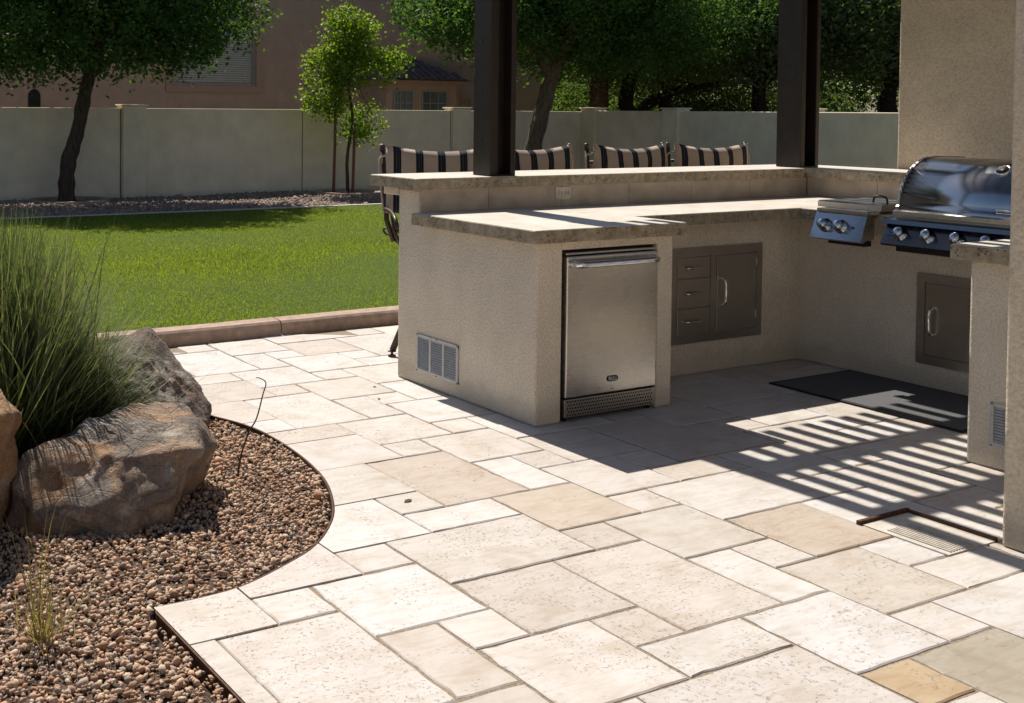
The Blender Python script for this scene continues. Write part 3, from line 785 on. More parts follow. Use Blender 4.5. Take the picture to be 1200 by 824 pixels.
def hpost(x0, x1, y0, y1):
    bm = bmesh.new(); z0, z1 = HB, 2.72
    bbox(bm, x0, x0+.026, y0, y1, z0, z1, .004); bbox(bm, x1-.036, x1, y0, y1, z0, z1, .004)
    bbox(bm, x0+.0265, x1-.0365, (y0+y1)/2-.012, (y0+y1)/2+.012, z0, z1)
    bbox(bm, x0+.0265, x0+.062, y0+.014, y0+.03, z0, z1)
    p = bm_obj('post', bm, dm, pg)
    for z in (1.335, 1.62, 1.9, 2.2): lathe('bolt', [(.009, 0), (.007, .004), (.002, .005)], (x0, (y0+y1)/2+.01, z), (-1, 0, 0), M['stool'], p, 10)
    for xx in (x0, ):
        box('base_plate', x0+.002, x1-.002, y0+.004, y1-.004, HB-.0, HB+.008, dm, p)
hpost(.463, .645, .988, 1.150)
hpost(3.075, 3.262, 1.00, 1.20)
zb0, zb1 = 2.72, 2.85
for yb in (1.026, .416, -.194, -.804, -1.414, -2.024): box('beam', .48, 5.3, yb, yb+.072, zb0, zb1, dm, pg, .004)
box('rim_beam', .475, .575, -2.35, 1.52, zb0+.0, zb1+.035, dm, pg, .004)
box('rim_beam', 5.22, 5.30, -2.35, 1.52, zb0+.002, zb1+.035, dm, pg, .004)
k = 0
while .676+k*.1385 < 5.15:
    xc = .676+k*.1385; box('slat', xc-.037, xc+.037, -2.3, 1.525, zb1+.001, zb1+.04, dm, pg, .003); k += 1

# ------------------------------------------------------------------ bar stools (prototype at the origin, facing -Y)
def make_stool():
    t = thing('bar_stool', 'x', 'bar stool', (0, 0, 0), 'striped bar stools along the bar')
    mt = M['stool']
    for k in range(4):
        a = R(23+90*k); dx, dy = math.cos(a), math.sin(a)
        lg = tube('leg', [(dx*.12, dy*.12, .60), (dx*.2, dy*.2, .42), (dx*.382, dy*.382, .035)], [.019, .019, .021], mt, t, 10)
        lathe('leveling_foot', [(.024, 0), (.026, .006), (.008, .014), (.008, .028), (.026, .030), (.026, .034)], (dx*.385, dy*.385, 0), (0, 0, 1), mt, lg, 14)
    ring = [(math.cos(2*math.pi*k/40)*.255, math.sin(2*math.pi*k/40)*.255, .335) for k in range(41)]
    tube('foot_ring', ring, .011, mt, t, 8)
    lathe('swivel_hub', [(.13, .59), (.13, .61), (.05, .615), (.05, .635), (.16, .64), (.16, .65)], (0, 0, 0), (0, 0, 1), mt, t, 24)
    bm = bmesh.new(); bbox(bm, -.29, .29, -.26, .28, .648, .69, .016, 3); bm_obj('seat_frame', bm, mt, t)
    def pillow(name, w, d, h, c, sag=0, n=18, m=14, stand=False):
        V = []; F = []
        for s in (1, -1):
            for j in range(m+1):
                for i in range(n+1):
                    u = i/n*2-1; v = j/m*2-1
                    e = (1-abs(u)**3.0)*(1-abs(v)**3.0); th = max(e, 0)**.42*d/2
                    pu = 1-.05*(1-abs(v)**1.5)*abs(u)**4*(0 if stand else 1)
                    x = u*w/2*pu; y2 = v*h/2
                    if stand: y2 -= sag*(1-u*u)*max(v, 0)**1.5; th *= 1+.08*math.sin(u*9)
                    wob = .006*noise.noise(Vector((u*3, v*3, s*1.7)))
                    V.append((c[0]+x, c[1]-s*th+wob, c[2]+y2) if stand else (c[0]+x, c[1]+y2, c[2]+s*th+wob))
        q = (n+1)*(m+1)
        for s in (0, 1):
            for j in range(m):
                for i in range(n):
                    f = [s*q+j*(n+1)+i, s*q+j*(n+1)+i+1, s*q+(j+1)*(n+1)+i+1, s*q+(j+1)*(n+1)+i]
                    F.append(f if s == 0 else f[::-1])
        bm = bmesh.new(); vs = [bm.verts.new(v) for v in V]
        for f in F: bm.faces.new([vs[i] for i in f])
        bmesh.ops.remove_doubles(bm, verts=bm.verts, dist=.0015)
        bmesh.ops.recalc_face_normals(bm, faces=bm.faces)
        return bm_obj(name, bm, M['stripe'], t, smooth=True)
    pillow('seat_cushion', .62, .13, .55, (0, -.01, .745))
    bc = pillow('back_cushion', .71, .12, .44, (0, .225, 1.065), .045, 28, 16, True)
    bf = None
    for s in (-1, 1):
        ps = tube('back_post', [(s*.30, .24, .66), (s*.345, .255, .80), (s*.372, .275, 1.245)], .017, mt, t, 10)
        lathe('finial', [(.010, 0), (.021, .006), (.021, .012), (.012, .016), (.020, .026), (.014, .038), (.003, .043)], (s*.373, .277, 1.243), (0, 0, 1), mt, ps, 12)
        arm = [(s*.35, .258, .86), (s*.365, .14, .875), (s*.352, -.02, .872), (s*.350, -.18, .855), (s*.345, -.23, .82), (s*.338, -.235, .79)]
        ar = tube('arm', [tuple(p) for p in catmull(arm, 4)], .013, mt, t, 10)
        tube('arm_support', [(s*.290, -.05, .66), (s*.335, -.05, .76), (s*.351, -.05, .868)], .011, mt, ar, 8)
        hk = [(s*.30, .27, .70), (s*.335, .29, .70), (s*.355, .295, .715), (s*.357, .295, .735), (s*.343, .293, .742)]
        tube('scroll', [tuple(p) for p in catmull(hk, 4)], .007, mt, t, 8)
        tie = [(s*.345, .24, 1.215), (s*.385, .262, 1.20), (s*.395, .255, 1.15), (s*.385, .255, 1.03), (s*.362, .25, .84)]
        tube('cushion_tie', [tuple(p) for p in catmull(tie, 4)], .008, M['stripe'], bc, 6)
    tube('back_rail', [(-.355, .262, .95), (0, .30, .95), (.355, .262, .95)], .011, mt, t, 8)
    tube('back_rail', [(-.366, .27, 1.15), (0, .31, 1.15), (.366, .27, 1.15)], .011, mt, t, 8)
    return t
st = make_stool()
spots = [(.645, 1.67, -25, 'striped bar stool at the open end of the bar, its leg showing past the island'),
         (1.46, 1.66, -3, 'striped bar stool partly hidden behind the pergola post with the tree trunk behind'),
         (2.35, 1.62, 2, 'striped bar stool between the two pergola posts, third along the bar from its open end'),
         (3.09, 1.58, -4, 'striped bar stool closest to the pergola post in the inner corner of the bar')]
for i, (x, y, a, lb) in enumerate(spots):
    o = st if i == 0 else copy_tree(st)
    o.location = (x, y, 0); o.rotation_euler = (0, 0, R(a)); o['label'] = lb

# ------------------------------------------------------------------ garden walls
def gwall(name, label, segs, pil, horiz, const, th=.2, h=1.5):
    """segs: (a,b) runs; pil: pilaster centres; wall along X (horiz) at y=const or along Y at x=const"""
    t = thing(name, label, 'garden wall', (segs[0][0], const, 0) if horiz else (const, segs[0][0], 0))
    def bb(nm, a, b, c, d, z0, z1, mat, bev):
        return box(nm, a, b, c, d, z0, z1, mat, t, bev) if horiz else box(nm, c, d, a, b, z0, z1, mat, t, bev)
    for a, b in segs:
        bb('wall_panel', a+.008, b-.008, const, const+th, -.1, h, M['wall_paint'], .012)
        bb('joint_filler', b-.012, b+.012, const+.02, const+th-.02, -.1, h-.02, M['soil'], 0)
    for p in pil:
        bb('pilaster', p-.2, p+.2, const-.06, const+th+.06, -.1, h+.035, M['wall_paint'], .012)
        bb('pilaster_cap', p-.225, p+.225, const-.085, const+th+.085, h+.036, h+.062, M['wall_paint'], .008)
    return t
gwall('garden_wall', 'long pale stucco garden wall running behind the lawn and gravel', [(-14, -3.6), (-3.6, 2.81), (2.81, 6.15), (6.15, 9.33), (9.33, 12.6)], [-3.5, 3.03, 9.55], True, 14.0)
gwall('garden_wall', 'pale stucco garden wall with pilasters seen behind the row of bar stools', [(-4, 5.2), (5.2, 8.5), (8.5, 11.4), (11.4, 13.98)], [5.3, 8.62, 11.56, 13.8], False, 12.6, h=1.52)

# ------------------------------------------------------------------ neighbour house
hs = thing('neighbour_house', 'taupe stucco house with a tiled bay roof behind the garden wall', 'house', (6, 20, 0))
tp = M['taupe']
def hwall(x0, x1, y0, y1, z0, z1): return box('wall', x0, x1, y0, y1, z0, z1, tp, hs)
wx0, wx1, wz0, wz1 = 6.05, 8.10, 2.04, 3.65
hwall(-8, wx0, 20, 20.3, -.1, 7.5); hwall(wx1, 16.4, 20, 20.3, -.1, 7.5); hwall(wx0, wx1, 20.001, 20.301, -.1, wz0); hwall(wx0, wx1, 20.001, 20.301, wz1, 7.5)
hwall(16.2, 16.399, 20.302, 29, -.1, 7.5)
wn_ = box('window', wx0, wx1, 20.12, 20.14, wz0, wz1, M['glass'], hs)
def wframe(nm, x0, x1, z0, z1, y0, y1, w, mat, par):
    bm = bmesh.new()
    for q in ((x0, x1, z0, z0+w), (x0, x1, z1-w, z1), (x0, x0+w, z0+w, z1-w), (x1-w, x1, z0+w, z1-w)): bbox(bm, q[0], q[1], y0, y1, q[2], q[3])
    return bm_obj(nm, bm, mat, par)
wframe('frame', wx0, wx1, wz0, wz1, 20.06, 20.13, .045, M['frame'], wn_)
wframe('surround', wx0-.14, wx1+.14, wz0-.17, wz1+.15, 19.95, 19.999, .14, M['taupe_trim'], wn_)
parts = []
for k in range(30):
    z = wz0+.06+k*.05; parts.append(([(wx0+.05, 20.108, z), (wx1-.05, 20.108, z), (wx1-.05, 20.118, z+.042), (wx0+.05, 20.118, z+.042)], [[0, 1, 2, 3]]))
V, F = merge_geo(parts); mobj('blind', V, F, M['blind'], wn_)
# bay with hipped tile roof
bay = box('bay', 11.0, 13.05, 19.0, 19.999, -.1, 2.14, tp, hs)
box('cornice', 10.86, 13.20, 18.84, 19.998, 2.141, 2.20, M['taupe_trim'], hs); box('cornice', 10.92, 13.13, 18.92, 19.997, 2.08, 2.1405, M['taupe_trim'], hs)
for (a, b) in ((12.0, 12.68), (11.2, 11.72)):
    w_ = box('window', a, b, 18.985, 18.995, 1.2, 1.95, M['glass'], bay)
    wframe('frame', a-.02, b+.02, 1.2, 1.97, 18.96, 18.999, .03, M['frame'], w_)
    for q in (1, 2): box('muntin', a+(b-a)*q/3-.008, a+(b-a)*q/3+.008, 18.97, 18.984, 1.2, 1.95, M['frame'], w_)
    box('muntin', a, b, 18.968, 18.9835, 1.66, 1.676, M['frame'], w_)
wframe('trim_panel', 13.45, 14.15, 1.0, 1.80, 19.97, 19.999, .05, M['taupe_trim'], hs)
wframe('trim_panel', 13.0, 13.06, 1.0, 2.0, 18.98, 18.999, .02, M['taupe_trim'], hs)
rx0, rx1, ry0, zr0, zr1 = 10.78, 13.28, 18.75, 2.20, 2.78
roof = mobj('roof', [(rx0, ry0, zr0), (rx1, ry0, zr0), (rx1, 20, zr0), (rx0, 20, zr0), (rx0+.95, 19.98, zr1), (rx1-.95, 19.98, zr1)], [[0, 1, 5, 4], [1, 2, 5], [3, 0, 4], [0, 3, 2, 1], [2, 3, 4, 5]], M['rooftile'], hs)
def tile_rows(p0, p1, q0, q1, n, rows):
    """half-round tiles between the eave p0-p1 and the ridge q0-q1"""
    p0, p1, q0, q1 = map(Vector, (p0, p1, q0, q1))
    for i in range(n):
        for r in range(rows):
            t = (i+.5)/n; a = p0.lerp(p1, t); d = (q0+q1)/2-(p0+p1)/2
            u0, u1 = r/rows, (r+1.18)/rows
            A = a+d*u0; B = a+d*min(u1, 1.0)
            # stay inside the trapezium
            lft = p0.lerp(q0, u1); rgt = p1.lerp(q1, u1); e = (p1-p0).normalized()
            if (A-lft).dot(e) < 0 or (rgt-A).dot(e) < 0: continue
            w = (p1-p0).length/n*.42; nn = e.cross(d).normalized(); nn = nn if nn.z > 0 else -nn
            V = []; F = []
            for P_, lift in ((A, .022), (B, .006)):
                for k in range(6):
                    an = math.pi*k/5; V.append(P_+e*w*math.cos(an)+nn*(w*.75*math.sin(an)+lift))
            for k in range(5): F.append([k, k+1, 7+k, 6+k])
            F.append([0, 1, 2, 3, 4, 5])
            mobj('roof_tile', V, F, M['rooftile'], roof, smooth=False)
tile_rows((rx0, ry0, zr0), (rx1, ry0, zr0), (rx0+.95, 19.98, zr1), (rx1-.95, 19.98, zr1), 13, 4)
tile_rows((rx1, ry0, zr0), (rx1, 20, zr0), (rx1-.95, 19.98, zr1), (rx1-.95, 20, zr1), 6, 4)
bm = bmesh.new(); n = 14
vs = [bm.verts.new((3.02+.13*math.cos(math.pi*k/n), 19.985, 1.72+.16*math.sin(math.pi*k/n))) for k in range(n+1)]+[bm.verts.new((2.89, 19.985, .9)), bm.verts.new((3.15, 19.985, .9))]
bm.faces.new(vs); bm_obj('arched_opening', bm, M['black'], hs)

# ------------------------------------------------------------------ trees
def leaf_cloud(name, centers, per, spread, size, mat, parent, droop=0.0, elong=1.0):
    n = len(centers)*per
    c = np.repeat(np.array(centers), per, 0)+rng.normal(size=(n, 3))*np.array(spread)
    if droop: c[:, 2] -= np.abs(rng.normal(size=n))*droop
    s = size*rng.uniform(.6, 1.35, n)
    nv = rng.normal(size=(n, 3)); nv[:, 2] = np.abs(nv[:, 2])+.25; nv /= np.linalg.norm(nv, axis=1)[:, None]
    t = np.cross(nv, rng.normal(size=(n, 3))); t /= np.linalg.norm(t, axis=1)[:, None]; b = np.cross(nv, t)
    L = (s*elong)[:, None]; W = (s*.62/ max(1, elong*.8))[:, None]
    V = np.stack([c-t*L, c+b*W-t*L*.1+nv*s[:, None]*.15, c+t*L, c-b*W-t*L*.1+nv*s[:, None]*.15], 1).reshape(-1, 3)
    return mobj(name, V, np.arange(n*4).reshape(n, 4), mat, parent)
def crown_centers(blobs, n):
    vol = np.array([b[3]*b[4]*b[5] for b in blobs]); vol = vol/vol.sum(); out = []
    for bl, f in zip(blobs, vol):
        k = max(4, int(n*f)); d = rng.normal(size=(k, 3)); d /= np.linalg.norm(d, axis=1)[:, None]
        r = rng.random(k)**(1/2.2); r *= 1+.18*np.sin(d[:, 0]*5+bl[0])*np.cos(d[:, 1]*4+d[:, 2]*5)
        out.append(np.array(bl[:3])+d*r[:, None]*np.array(bl[3:6]))
    return np.concatenate(out)
def tree(name, label, base, trunk, tr, blobs, ncl, per, spread, size, leafm, barkm, nb=9, droop=0., elong=1., group=None, forks=None, minz=None):
    t = thing(name, label, 'tree', base, group)
    path = catmull([Vector(p) for p in trunk], 5); m = len(path)
    rad = [tr[0]+(tr[1]-tr[0])*i/(m-1) for i in range(m)]; rad[0] *= 1.35
    V, F = tube_geo([tuple(p) for p in path], rad, 14)
    V = [Vector(v)+Vector((noise.noise(Vector(v)*6), noise.noise(Vector(v)*6+Vector((3, 3, 3))), 0))*rad[0]*.22 for v in V]
    tk = mobj('trunk', V, F, barkm, t, smooth=True)
    cc = crown_centers(blobs, ncl)
    if minz is not None: cc = cc[cc[:, 2] > minz]
    topp = np.array(path[-1])
    pick = cc[rng.choice(len(cc), min(nb, len(cc)), replace=False)]
    for q in (list(forks) if forks else [])+[tuple(p) for p in pick]:
        q = np.array(q, float); st_ = topp if rng.random() < .6 else np.array(path[int(m*.8)])
        mid = st_*.5+q*.5+np.array([0, 0, .12*np.linalg.norm(q-st_)])+rng.normal(size=3)*.12
        P = catmull([tuple(st_), tuple(mid), tuple(q)], 5)
        tube('branch', [tuple(p) for p in P], [tr[1]*(.75-.6*i/(len(P)-1)) for i in range(len(P))], barkm, tk, 7)
    # fine twigs joining the leaf clumps
    parts = []
    for q in cc[::max(1, len(cc)//260)]:
        tw = min(1.0, tr[0]/.13); e = q+rng.normal(size=3)*.22*tw; parts.append(tube_geo([tuple(q), tuple((q+e)/2+rng.normal(size=3)*.03*tw), tuple(e)], [.008*tw, .005*tw, .002*tw], 4, False))
    V, F = merge_geo(parts); o = mobj('twigs', V, F, barkm, t); tag(o, kind='stuff')
    leaf_cloud('crown', cc, per, spread, size, leafm, t, droop, elong)
    return t
tree('shade_tree', 'dark leafy tree with a leaning grey trunk in front of the long garden wall', (1.82, 13.55, .03),
     [(1.78, 13.55, 0), (1.80, 13.55, .6), (1.95, 13.5, 1.2), (2.07, 13.45, 1.85), (2.2, 13.4, 2.4)], (.13, .09),
     [(2.3, 13.4, 3.5, 2.0, 1.8, 1.55), (.5, 13.4, 3.1, 1.5, 1.5, 1.1), (3.9, 13.3, 3.15, 1.15, 1.2, .95), (2.3, 13.4, 4.6, 1.8, 1.6, 1.2), (3.2, 13.1, 2.5, .9, .8, .45), (1.0, 13.2, 2.3, .9, .8, .4)],
     2000, 36, (.12, .12, .10), .040, M['leafA'], M['bark'], 16, .06)
tree('young_tree', 'small bright green young tree tied between two wooden stakes', (6.62, 13.2, .03),
     [(6.62, 13.2, 0), (6.60, 13.2, .7), (6.70, 13.2, 1.3), (6.62, 13.2, 2.0), (6.75, 13.2, 2.6)], (.032, .018),
     [(6.35, 13.2, 2.2, .55, .5, .55), (6.75, 13.2, 2.65, .5, .5, .55), (6.25, 13.2, 1.65, .45, .4, .3), (6.85, 13.2, 1.25, .35, .35, .4), (7.35, 13.2, 2.35, .5, .4, .3), (6.5, 13.2, 3.1, .3, .3, .3)],
     250, 40, (.09, .09, .08), .035, M['leafB'], M['bark'], 12, .04)
tree('shade_tree', 'broad dark green tree with a brown leaning trunk seen behind the pergola post', (10.45, 13.0, .03),
     [(10.35, 13.0, 0), (10.5, 13.0, .8), (10.68, 13.0, 1.4), (10.9, 13.0, 2.05), (11.0, 12.95, 2.4)], (.17, .13),
     [(11.2, 13.0, 3.6, 2.3, 1.9, 1.4), (9.2, 13.0, 3.35, 1.5, 1.4, .85), (13.4, 12.6, 3.5, 2.1, 1.6, 1.15), (8.3, 13.1, 3.3, .8, .8, .55), (11, 13, 4.7, 2.5, 2, 1.2), (12.0, 12.4, 2.55, 1.1, .8, .35)],
     2500, 36, (.13, .13, .10), .040, M['leafC'], M['barkB'], 14, .06, forks=[(11.8, 12.9, 3.3), (9.9, 13, 3.2), (11.2, 13.2, 3.9)])
for (x, y, z0, z1, lb) in ((6.36, 13.25, .02, 1.70, 'brown wooden tree stake standing left of the young trunk'), (6.64, 13.08, .02, 1.25, 'shorter brown wooden tree stake right against the young trunk')):
    tube('tree_stake', [(x, y, z0-.1), (x+.02, y, (z0+z1)/2), (x+.03, y, z1)], [.026, .026, .024], M['stake'], None, 10, loc=(x, y, z0)); o = col.objects[-1]; tag(o, lb, 'stake', 'stakes of the young tree')
def ring_obj(cx, cy, r, label):
    V = []; F = []; n = 40; pr = [(-.07, 0), (-.06, .07), (.06, .075), (.07, 0)]
    z0 = gz(cx, cy)-.01
    for k in range(n):
        a = 2*math.pi*k/n
        for dr_, z in pr: V.append((cx+(r+dr_)*math.cos(a), cy+(r+dr_)*math.sin(a), z0+z+.008*noise.noise(Vector((math.cos(a)*3, math.sin(a)*3, cx)))))
    for k in range(n):
        for q in range(3): F.append([k*4+q, ((k+1) % n)*4+q, ((k+1) % n)*4+q+1, k*4+q+1])
    o = mobj('tree_ring', V, F, M['curb'], None, (cx, cy, z0)); tag(o, label, 'tree ring', 'concrete rings round the trees')
ring_obj(6.6, 13.15, .52, 'low round concrete edging ring around the staked young tree')
ring_obj(1.8, 13.45, .55, 'low round concrete edging ring around the foot of the leaning dark tree')

bgroup = 'trees beyond the garden wall'
bgt = [  # x, y, crown z, rx, rz, leaf, label
    (15.75, 16.0, 4.3, 2.6, 2.5, 'leafD', 'feathery dark mesquite tree with a black trunk just beyond the wall', .2),
    (17.9, 16.9, 4.5, 2.9, 2.8, 'leafE', 'pale feathery tree beyond the wall with a long slanting branch', .2),
    (17.4, 13.6, 4.5, 2.6, 2.7, 'leafD', 'dense dark tree beyond the wall next to the inner pergola post', .2),
    (20.0, 12.3, 4.7, 3.2, 3.1, 'leafD', 'tall dark tree beyond the wall behind the inner corner of the bar', .22),
    (30.0, 19.5, 6.0, 5.0, 4.6, 'leafC', 'large deep green tree far beyond the wall over the stool backs', .25),
    (37.0, 14.5, 6.5, 5.5, 5.0, 'leafD', 'distant broad tree filling the gap between the pergola posts', .25),
    (24.0, 26.0, 6.0, 5.0, 4.6, 'leafA', 'tall dark tree rising beside the end of the taupe house', .25),
    (33.5, 8.0, 6.0, 5.0, 4.6, 'leafC', 'distant dark tree beyond the wall next to the beige column', .25),
    (46, 24, 4.6, 6.5, 4.8, 'leafA', 'far low tree seen between the palm trunk and the mesquite', .25), (50, 13, 4.6, 7, 4.8, 'leafC', 'far low tree seen under the slanting branch', .25), (44, 5, 4.4, 6.5, 4.6, 'leafD', 'far low tree seen past the inner pergola post', .25)]
for (x, y, z, rx, rz, lf, lb, tr0) in bgt:
    far = x > 29 or y > 22
    tree('mesquite_tree', lb, (x, y, -.1), [(x, y, -.1), (x+.15, y-.1, .9), (x-.1, y, 1.7), (x+.1, y, 2.6)], (tr0, tr0*.7),
         [(x, y, z, rx, rx*.75, rz*.85), (x-rx*.45, y-rx*.3, z-rz*.35, rx*.6, rx*.6, rz*.5), (x+rx*.45, y-rx*.35, z-rz*.3, rx*.6, rx*.6, rz*.5)],
         620 if not far else 850, 52 if not far else 36, (.26, .26, .17) if not far else (.42, .42, .34), .046 if not far else .10, M[lf], M['bark_dark'], 10, .16, 1.25, bgroup, minz=1.75 if not far else -.1)
tube('branch', [tuple(p) for p in catmull([(17.0, 17.2, .6), (17.2, 17.1, 1.5), (17.7, 16.9, 1.9), (18.3, 16.5, 2.1), (19.2, 16.1, 2.25)], 5)], [.17]*6+[.14]*5+[.11]*5+[.08]*4+[.05], M['bark_dark'], [o for o in col.objects if o.name.startswith('mesquite_tree') and 'slanting' in o.get('label', '')][0], 10)
for (x, y, w, lb) in ((18.4, 20.5, 1.9, 'large shrub beyond the wall filling the gap beside the taupe house'), (22.9, 28.3, 2.8, 'big far shrub seen low beside the taupe house'), (24.8, 27.2, 2.8, 'big far shrub seen low behind the palm trunk'), (26.6, 26.2, 2.8, 'big far shrub seen low behind the first mesquite trunk'), (28.5, 25.1, 2.8, 'big far shrub seen low behind the third stool'), (31.3, 23.6, 2.8, 'big far shrub seen low behind the inner post'), (27.5, 8.6, 2.2, 'wide shrub far beyond the wall near the inner post'), (28, 15.8, 2.2, 'wide shrub far beyond the wall under the pale tree'), (17.5, 17.8, 1.1, 'low bright green shrub peeping over the wall beside the palm trunk'), (23.0, 12.6, 1.5, 'low yellow green shrub peeping over the wall below the mesquite branches'), (21.5, 7.6, 1.4, 'low leafy shrub peeping over the wall beside the beige column')):
    t = thing('shrub', lb, 'shrub', (x, y, -.1))
    cc = crown_centers([(x, y, .9+.3*w, w, w, .9+.3*w)], int(120*w*(1.6 if w > 2.5 else 1))); leaf_cloud('foliage', cc, 44, (.15, .15, .13), .042, M['leafF'], t)
    tube('stem', [(x, y, -.1), (x+.1, y, .6), (x-.05, y, 1.2)], [.05, .04, .02], M['bark_dark'], t, 8)
# palm
pt = thing('palm_tree', 'rough brown palm trunk rising beyond the garden wall', 'tree', (14.42, 15.55, -.1))
pp = [(14.42, 15.55, -.1), (14.44, 15.55, 2.0), (14.42, 15.55, 5.2)]
tube('trunk', pp, [.22, .19, .17], M['palm'], pt, 14)
for k in range(190):
    z = .6+k*.017; a = k*2.399; r = .2-.01*z
    c = Vector((14.43+math.cos(a)*r, 15.55+math.sin(a)*r, z)); d = Vector((math.cos(a), math.sin(a), 0)); s = Vector((-d.y, d.x, 0))
    mobj('leaf_base', [c-s*.055-Vector((0, 0, .05)), c+s*.055-Vector((0, 0, .05)), c+s*.03+d*.05+Vector((0, 0, .05)), c-s*.03+d*.05+Vector((0, 0, .05)), c+Vector((0, 0, .03))-d*.02], [[0, 1, 2, 3], [3, 2, 4], [0, 3, 4], [1, 4, 2]], M['palm'], pt)
crn = []
for k in range(26):
    a = rng.uniform(0, 2*math.pi); e = rng.uniform(-.5, 1.0)
    for q in np.linspace(.1, 1.5, 12): crn.append((14.42+math.cos(a)*q, 15.55+math.sin(a)*q, 5.2+e*q-.45*q*q))
leaf_cloud('fronds', crn, 16, (.05, .05, .06), .17, M['leafD'], pt, 0, 1.6)

# ------------------------------------------------------------------ boulders
def boulder(name, label, c, planes, mat, seed, sub=6, rough=.018, rd=1.0, group='boulders in the pebble bed'):
    c = np.array(c); bV, bF = ico(sub)
    N = []; D = []
    for (u, v, z, d) in planes:
        w = np.array([u*rt.x+v*fw.x, u*rt.y+v*fw.y, z]); L = np.linalg.norm(w); N.append(w/L); D.append(d)
    N = np.array(N); D = np.array(D)
    dots = bV@N.T; r = np.where(dots > .05, D/np.maximum(dots, .05), 9)
    k = 150.0
    rr = -np.log(np.exp(-k*np.minimum(r, 3)).sum(1)+1e-30)/k
    V = []
    for d, q in zip(bV, rr):
        p = Vector(d)*float(q); o = Vector((seed*1.7, seed*.3, seed*2.1))
        big = noise.noise(p*3.2+o)*.026
        rid = (abs(noise.noise(p*6.5+o*2))*-1+.3)*.04*rd - noise.voronoi(p*5.5+o)[0][0]*.045*rd
        fine = noise.fractal(p*16+o, 1.0, 2.0, 5)*rough*.5
        st = noise.noise(Vector((p.x*4, p.y*4, p.z*22))+o)*.006
        V.append(c+np.array(d)*(q+big+rid+fine+st))
    o = mobj(name, V, bF, mat, None, tuple(c-np.array([0, 0, .22])), smooth=True)
    tag(o, label, 'boulder', group); return o
boulder('boulder', 'big tan and grey angular boulder sitting in the pebble bed', (-2.10, -.09, .12),
        [(.03, -.10, 1, .155), (-.15, -.66, .68, .225), (.35, -.8, .55, .265), (-.05, -1, -.10, .335), (1, -.1, -.42, .300), (.75, -.7, -.35, .345), (-1, -.1, .45, .375), (-.65, -.8, .12, .39), (0, 1, .1, .36), (0, 0, -1, .20), (.8, .1, .55, .35), (-.5, .2, 1, .225)], M['rock1'], 1.0)
boulder('boulder', 'dark brown pointed boulder leaning at the edge of the pavers behind the big one', (-1.69, .84, .10),
        [(.74, -.15, .62, .185), (-.42, -.1, .9, .265), (-1, -.1, .25, .24), (.05, -1, .35, .27), (0, 1, .2, .36), (.2, .3, -1, .25), (1, .0, -.1, .34), (-.1, -.6, .8, .235)], M['rock2'], 4.3, rough=.035, rd=.45)
boulder('boulder', 'tall orange boulder beside the ornamental grass at the bed edge', (-2.90, -.12, .22),
        [(.1, -.1, 1, .42), (1, -.1, -.10, .335), (.8, -.6, .15, .37), (.75, .1, .62, .42), (0, -1, .1, .36), (-1, 0, .1, .40), (0, 1, .1, .38), (0, 0, -1, .33)], M['rock3'], 8.8)

# ------------------------------------------------------------------ ornamental grass and small plants
def clump(name, parent, base, n, length, spread, wid, mat, segs=6, az=None, arch=1.0, lean=(.1, 1.1), shrink=0.0):
    VV = []; FF = []
    for k in range(n):
        a = rng.uniform(0, 2*math.pi) if az is None else rng.normal(az[0], az[1])
        r0 = abs(rng.normal(0, spread)); b0 = rng.uniform(0, 2*math.pi)
        p = np.array(base)+np.array([math.cos(b0)*r0, math.sin(b0)*r0, 0])
        el = rng.uniform(*lean); L = length*rng.uniform(.55, 1.1) if not shrink else length*rng.uniform(.62, 1.04)/math.hypot(math.cos(el), math.sin(el)/shrink); w = wid*rng.uniform(.7, 1.3)
        d = np.array([math.cos(a), math.sin(a)]); s = np.array([-d[1], d[0], 0])*w/2
        tw = rng.normal(0, .35); o = len(VV); ang = el
        for q in range(segs+1):
            t = q/segs; ww = s*(1-t**2.2)+1e-5
            VV += [p-ww, p+ww]
            ang2 = ang+arch*rng.uniform(.7, 1.2)*t*.34
            p = p+np.array([d[0]*math.sin(ang2), d[1]*math.sin(ang2), math.cos(ang2)])*L/segs; ang = ang2
            ca, sa = math.cos(tw/segs), math.sin(tw/segs); d = np.array([d[0]*ca-d[1]*sa, d[0]*sa+d[1]*ca])
        FF += [[o+2*q, o+2*q+1, o+2*q+3, o+2*q+2] for q in range(segs)]
    return mobj(name, np.array(VV), np.array(FF), mat, parent, smooth=True)
og = thing('ornamental_grass', 'large clump of arching grey green ornamental grass beside the boulders', 'plant', (-2.33, .66, -.04))
clump('blades', og, (-2.33, .66, -.03), 6500, 1.14, .13, .0115, M['reed'], 6, None, .26, (.0, 1.42), .58)
clump('blades', og, (-2.30, .66, -.02), 3600, .92, .14, .0115, M['reed'], 6, (-.45, .8), .2, (.45, 1.36), .58)
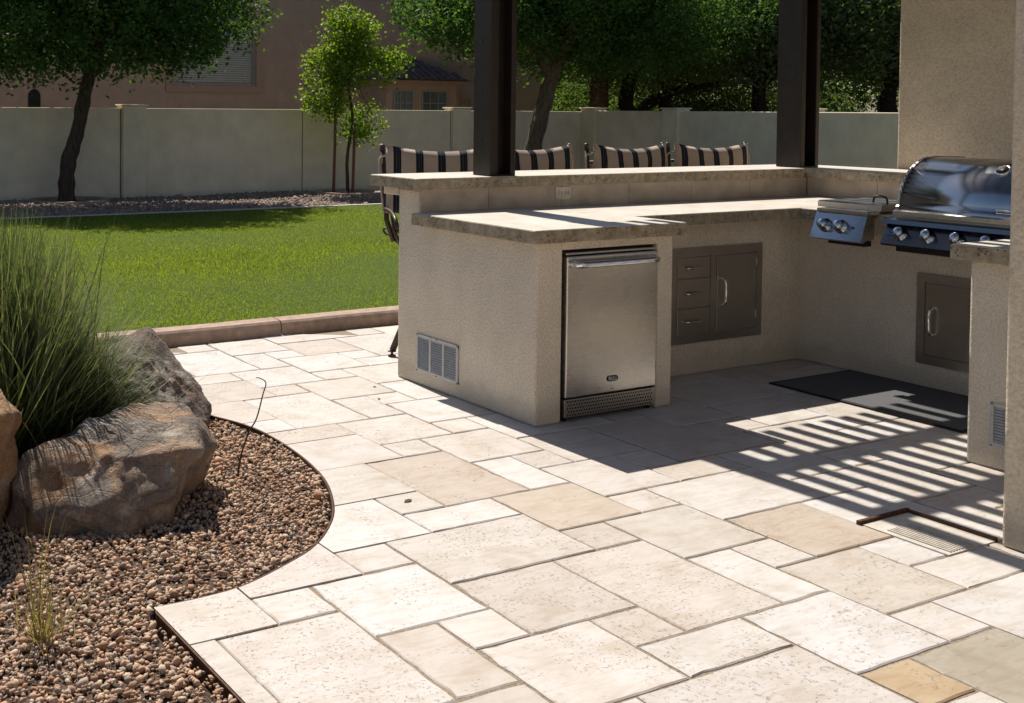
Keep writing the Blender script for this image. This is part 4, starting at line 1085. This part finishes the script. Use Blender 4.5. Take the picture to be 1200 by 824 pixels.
clump('dry_blades', og, (-2.30, .62, -.03), 420, .62, .2, .006, M['straw'], 6, None, .5, (.3, 1.35))
wt = thing('weed_tuft', 'sparse dry weed tuft standing alone in the shaded pebbles', 'plant', (-2.655, -1.09, -.04))
clump('blades', wt, (-2.655, -1.09, -.04), 16, .46, .03, .0045, M['weed'], 6, None, .35, (.0, .30))
clump('dry_blades', wt, (-2.655, -1.09, -.04), 46, .26, .045, .0038, M['straw'], 5, None, .7, (.05, .8))
tp_ = [(-1.543, .016, -.04), (-1.535, .008, .06), (-1.505, -.005, .17), (-1.475, -.02, .23), (-1.452, -.032, .33), (-1.44, -.036, .378), (-1.462, -.03, .398), (-1.478, -.022, .402)]
o = tube('twig', [tuple(p) for p in catmull(tp_, 4)], [.0042-.0026*i/28 for i in range(29)], M['bark'], None, 6, loc=(-1.543, .016, -.04)); tag(o, 'thin bare bent twig sticking up out of the pebbles', 'twig')
def dead_leaf(x, y, s, a, label):
    t = []
    for (u, v, z) in ((-1, 0, .0), (-.3, .45, .25), (.5, .35, .3), (1, 0, .1), (.5, -.35, .35), (-.3, -.45, .2)): t.append((x+s*(u*math.cos(a)-v*math.sin(a)), y+s*(u*math.sin(a)+v*math.cos(a)), .004+z*s*.5))
    t2 = [(p[0], p[1], p[2]-.0015) for p in t]
    o = mobj('dry_leaf', t+t2, [[0, 1, 2, 3], [0, 3, 4, 5], [9, 8, 7, 6], [11, 10, 9, 6]]+[[i, i+6, (i+1) % 6+6, (i+1) % 6] for i in range(6)], M['dead'], None, (x, y, 0)); tag(o, label, 'leaf', 'dry leaves on the pavers')
dead_leaf(-1.11, -.605, .022, .3, 'small dark dry leaf lying on the pavers near the curve of the pebble bed')
dead_leaf(-1.535, -2.17, .02, 1.2, 'small brown dry leaf stuck in a paver joint far from the island')
dead_leaf(-.37, .81, .013, .8, 'tiny dry leaf on the pavers beside the vented island end')
dead_leaf(-.25, 1.05, .012, .2, 'tiny dry leaf on the pavers near the foot of the bar wall corner')
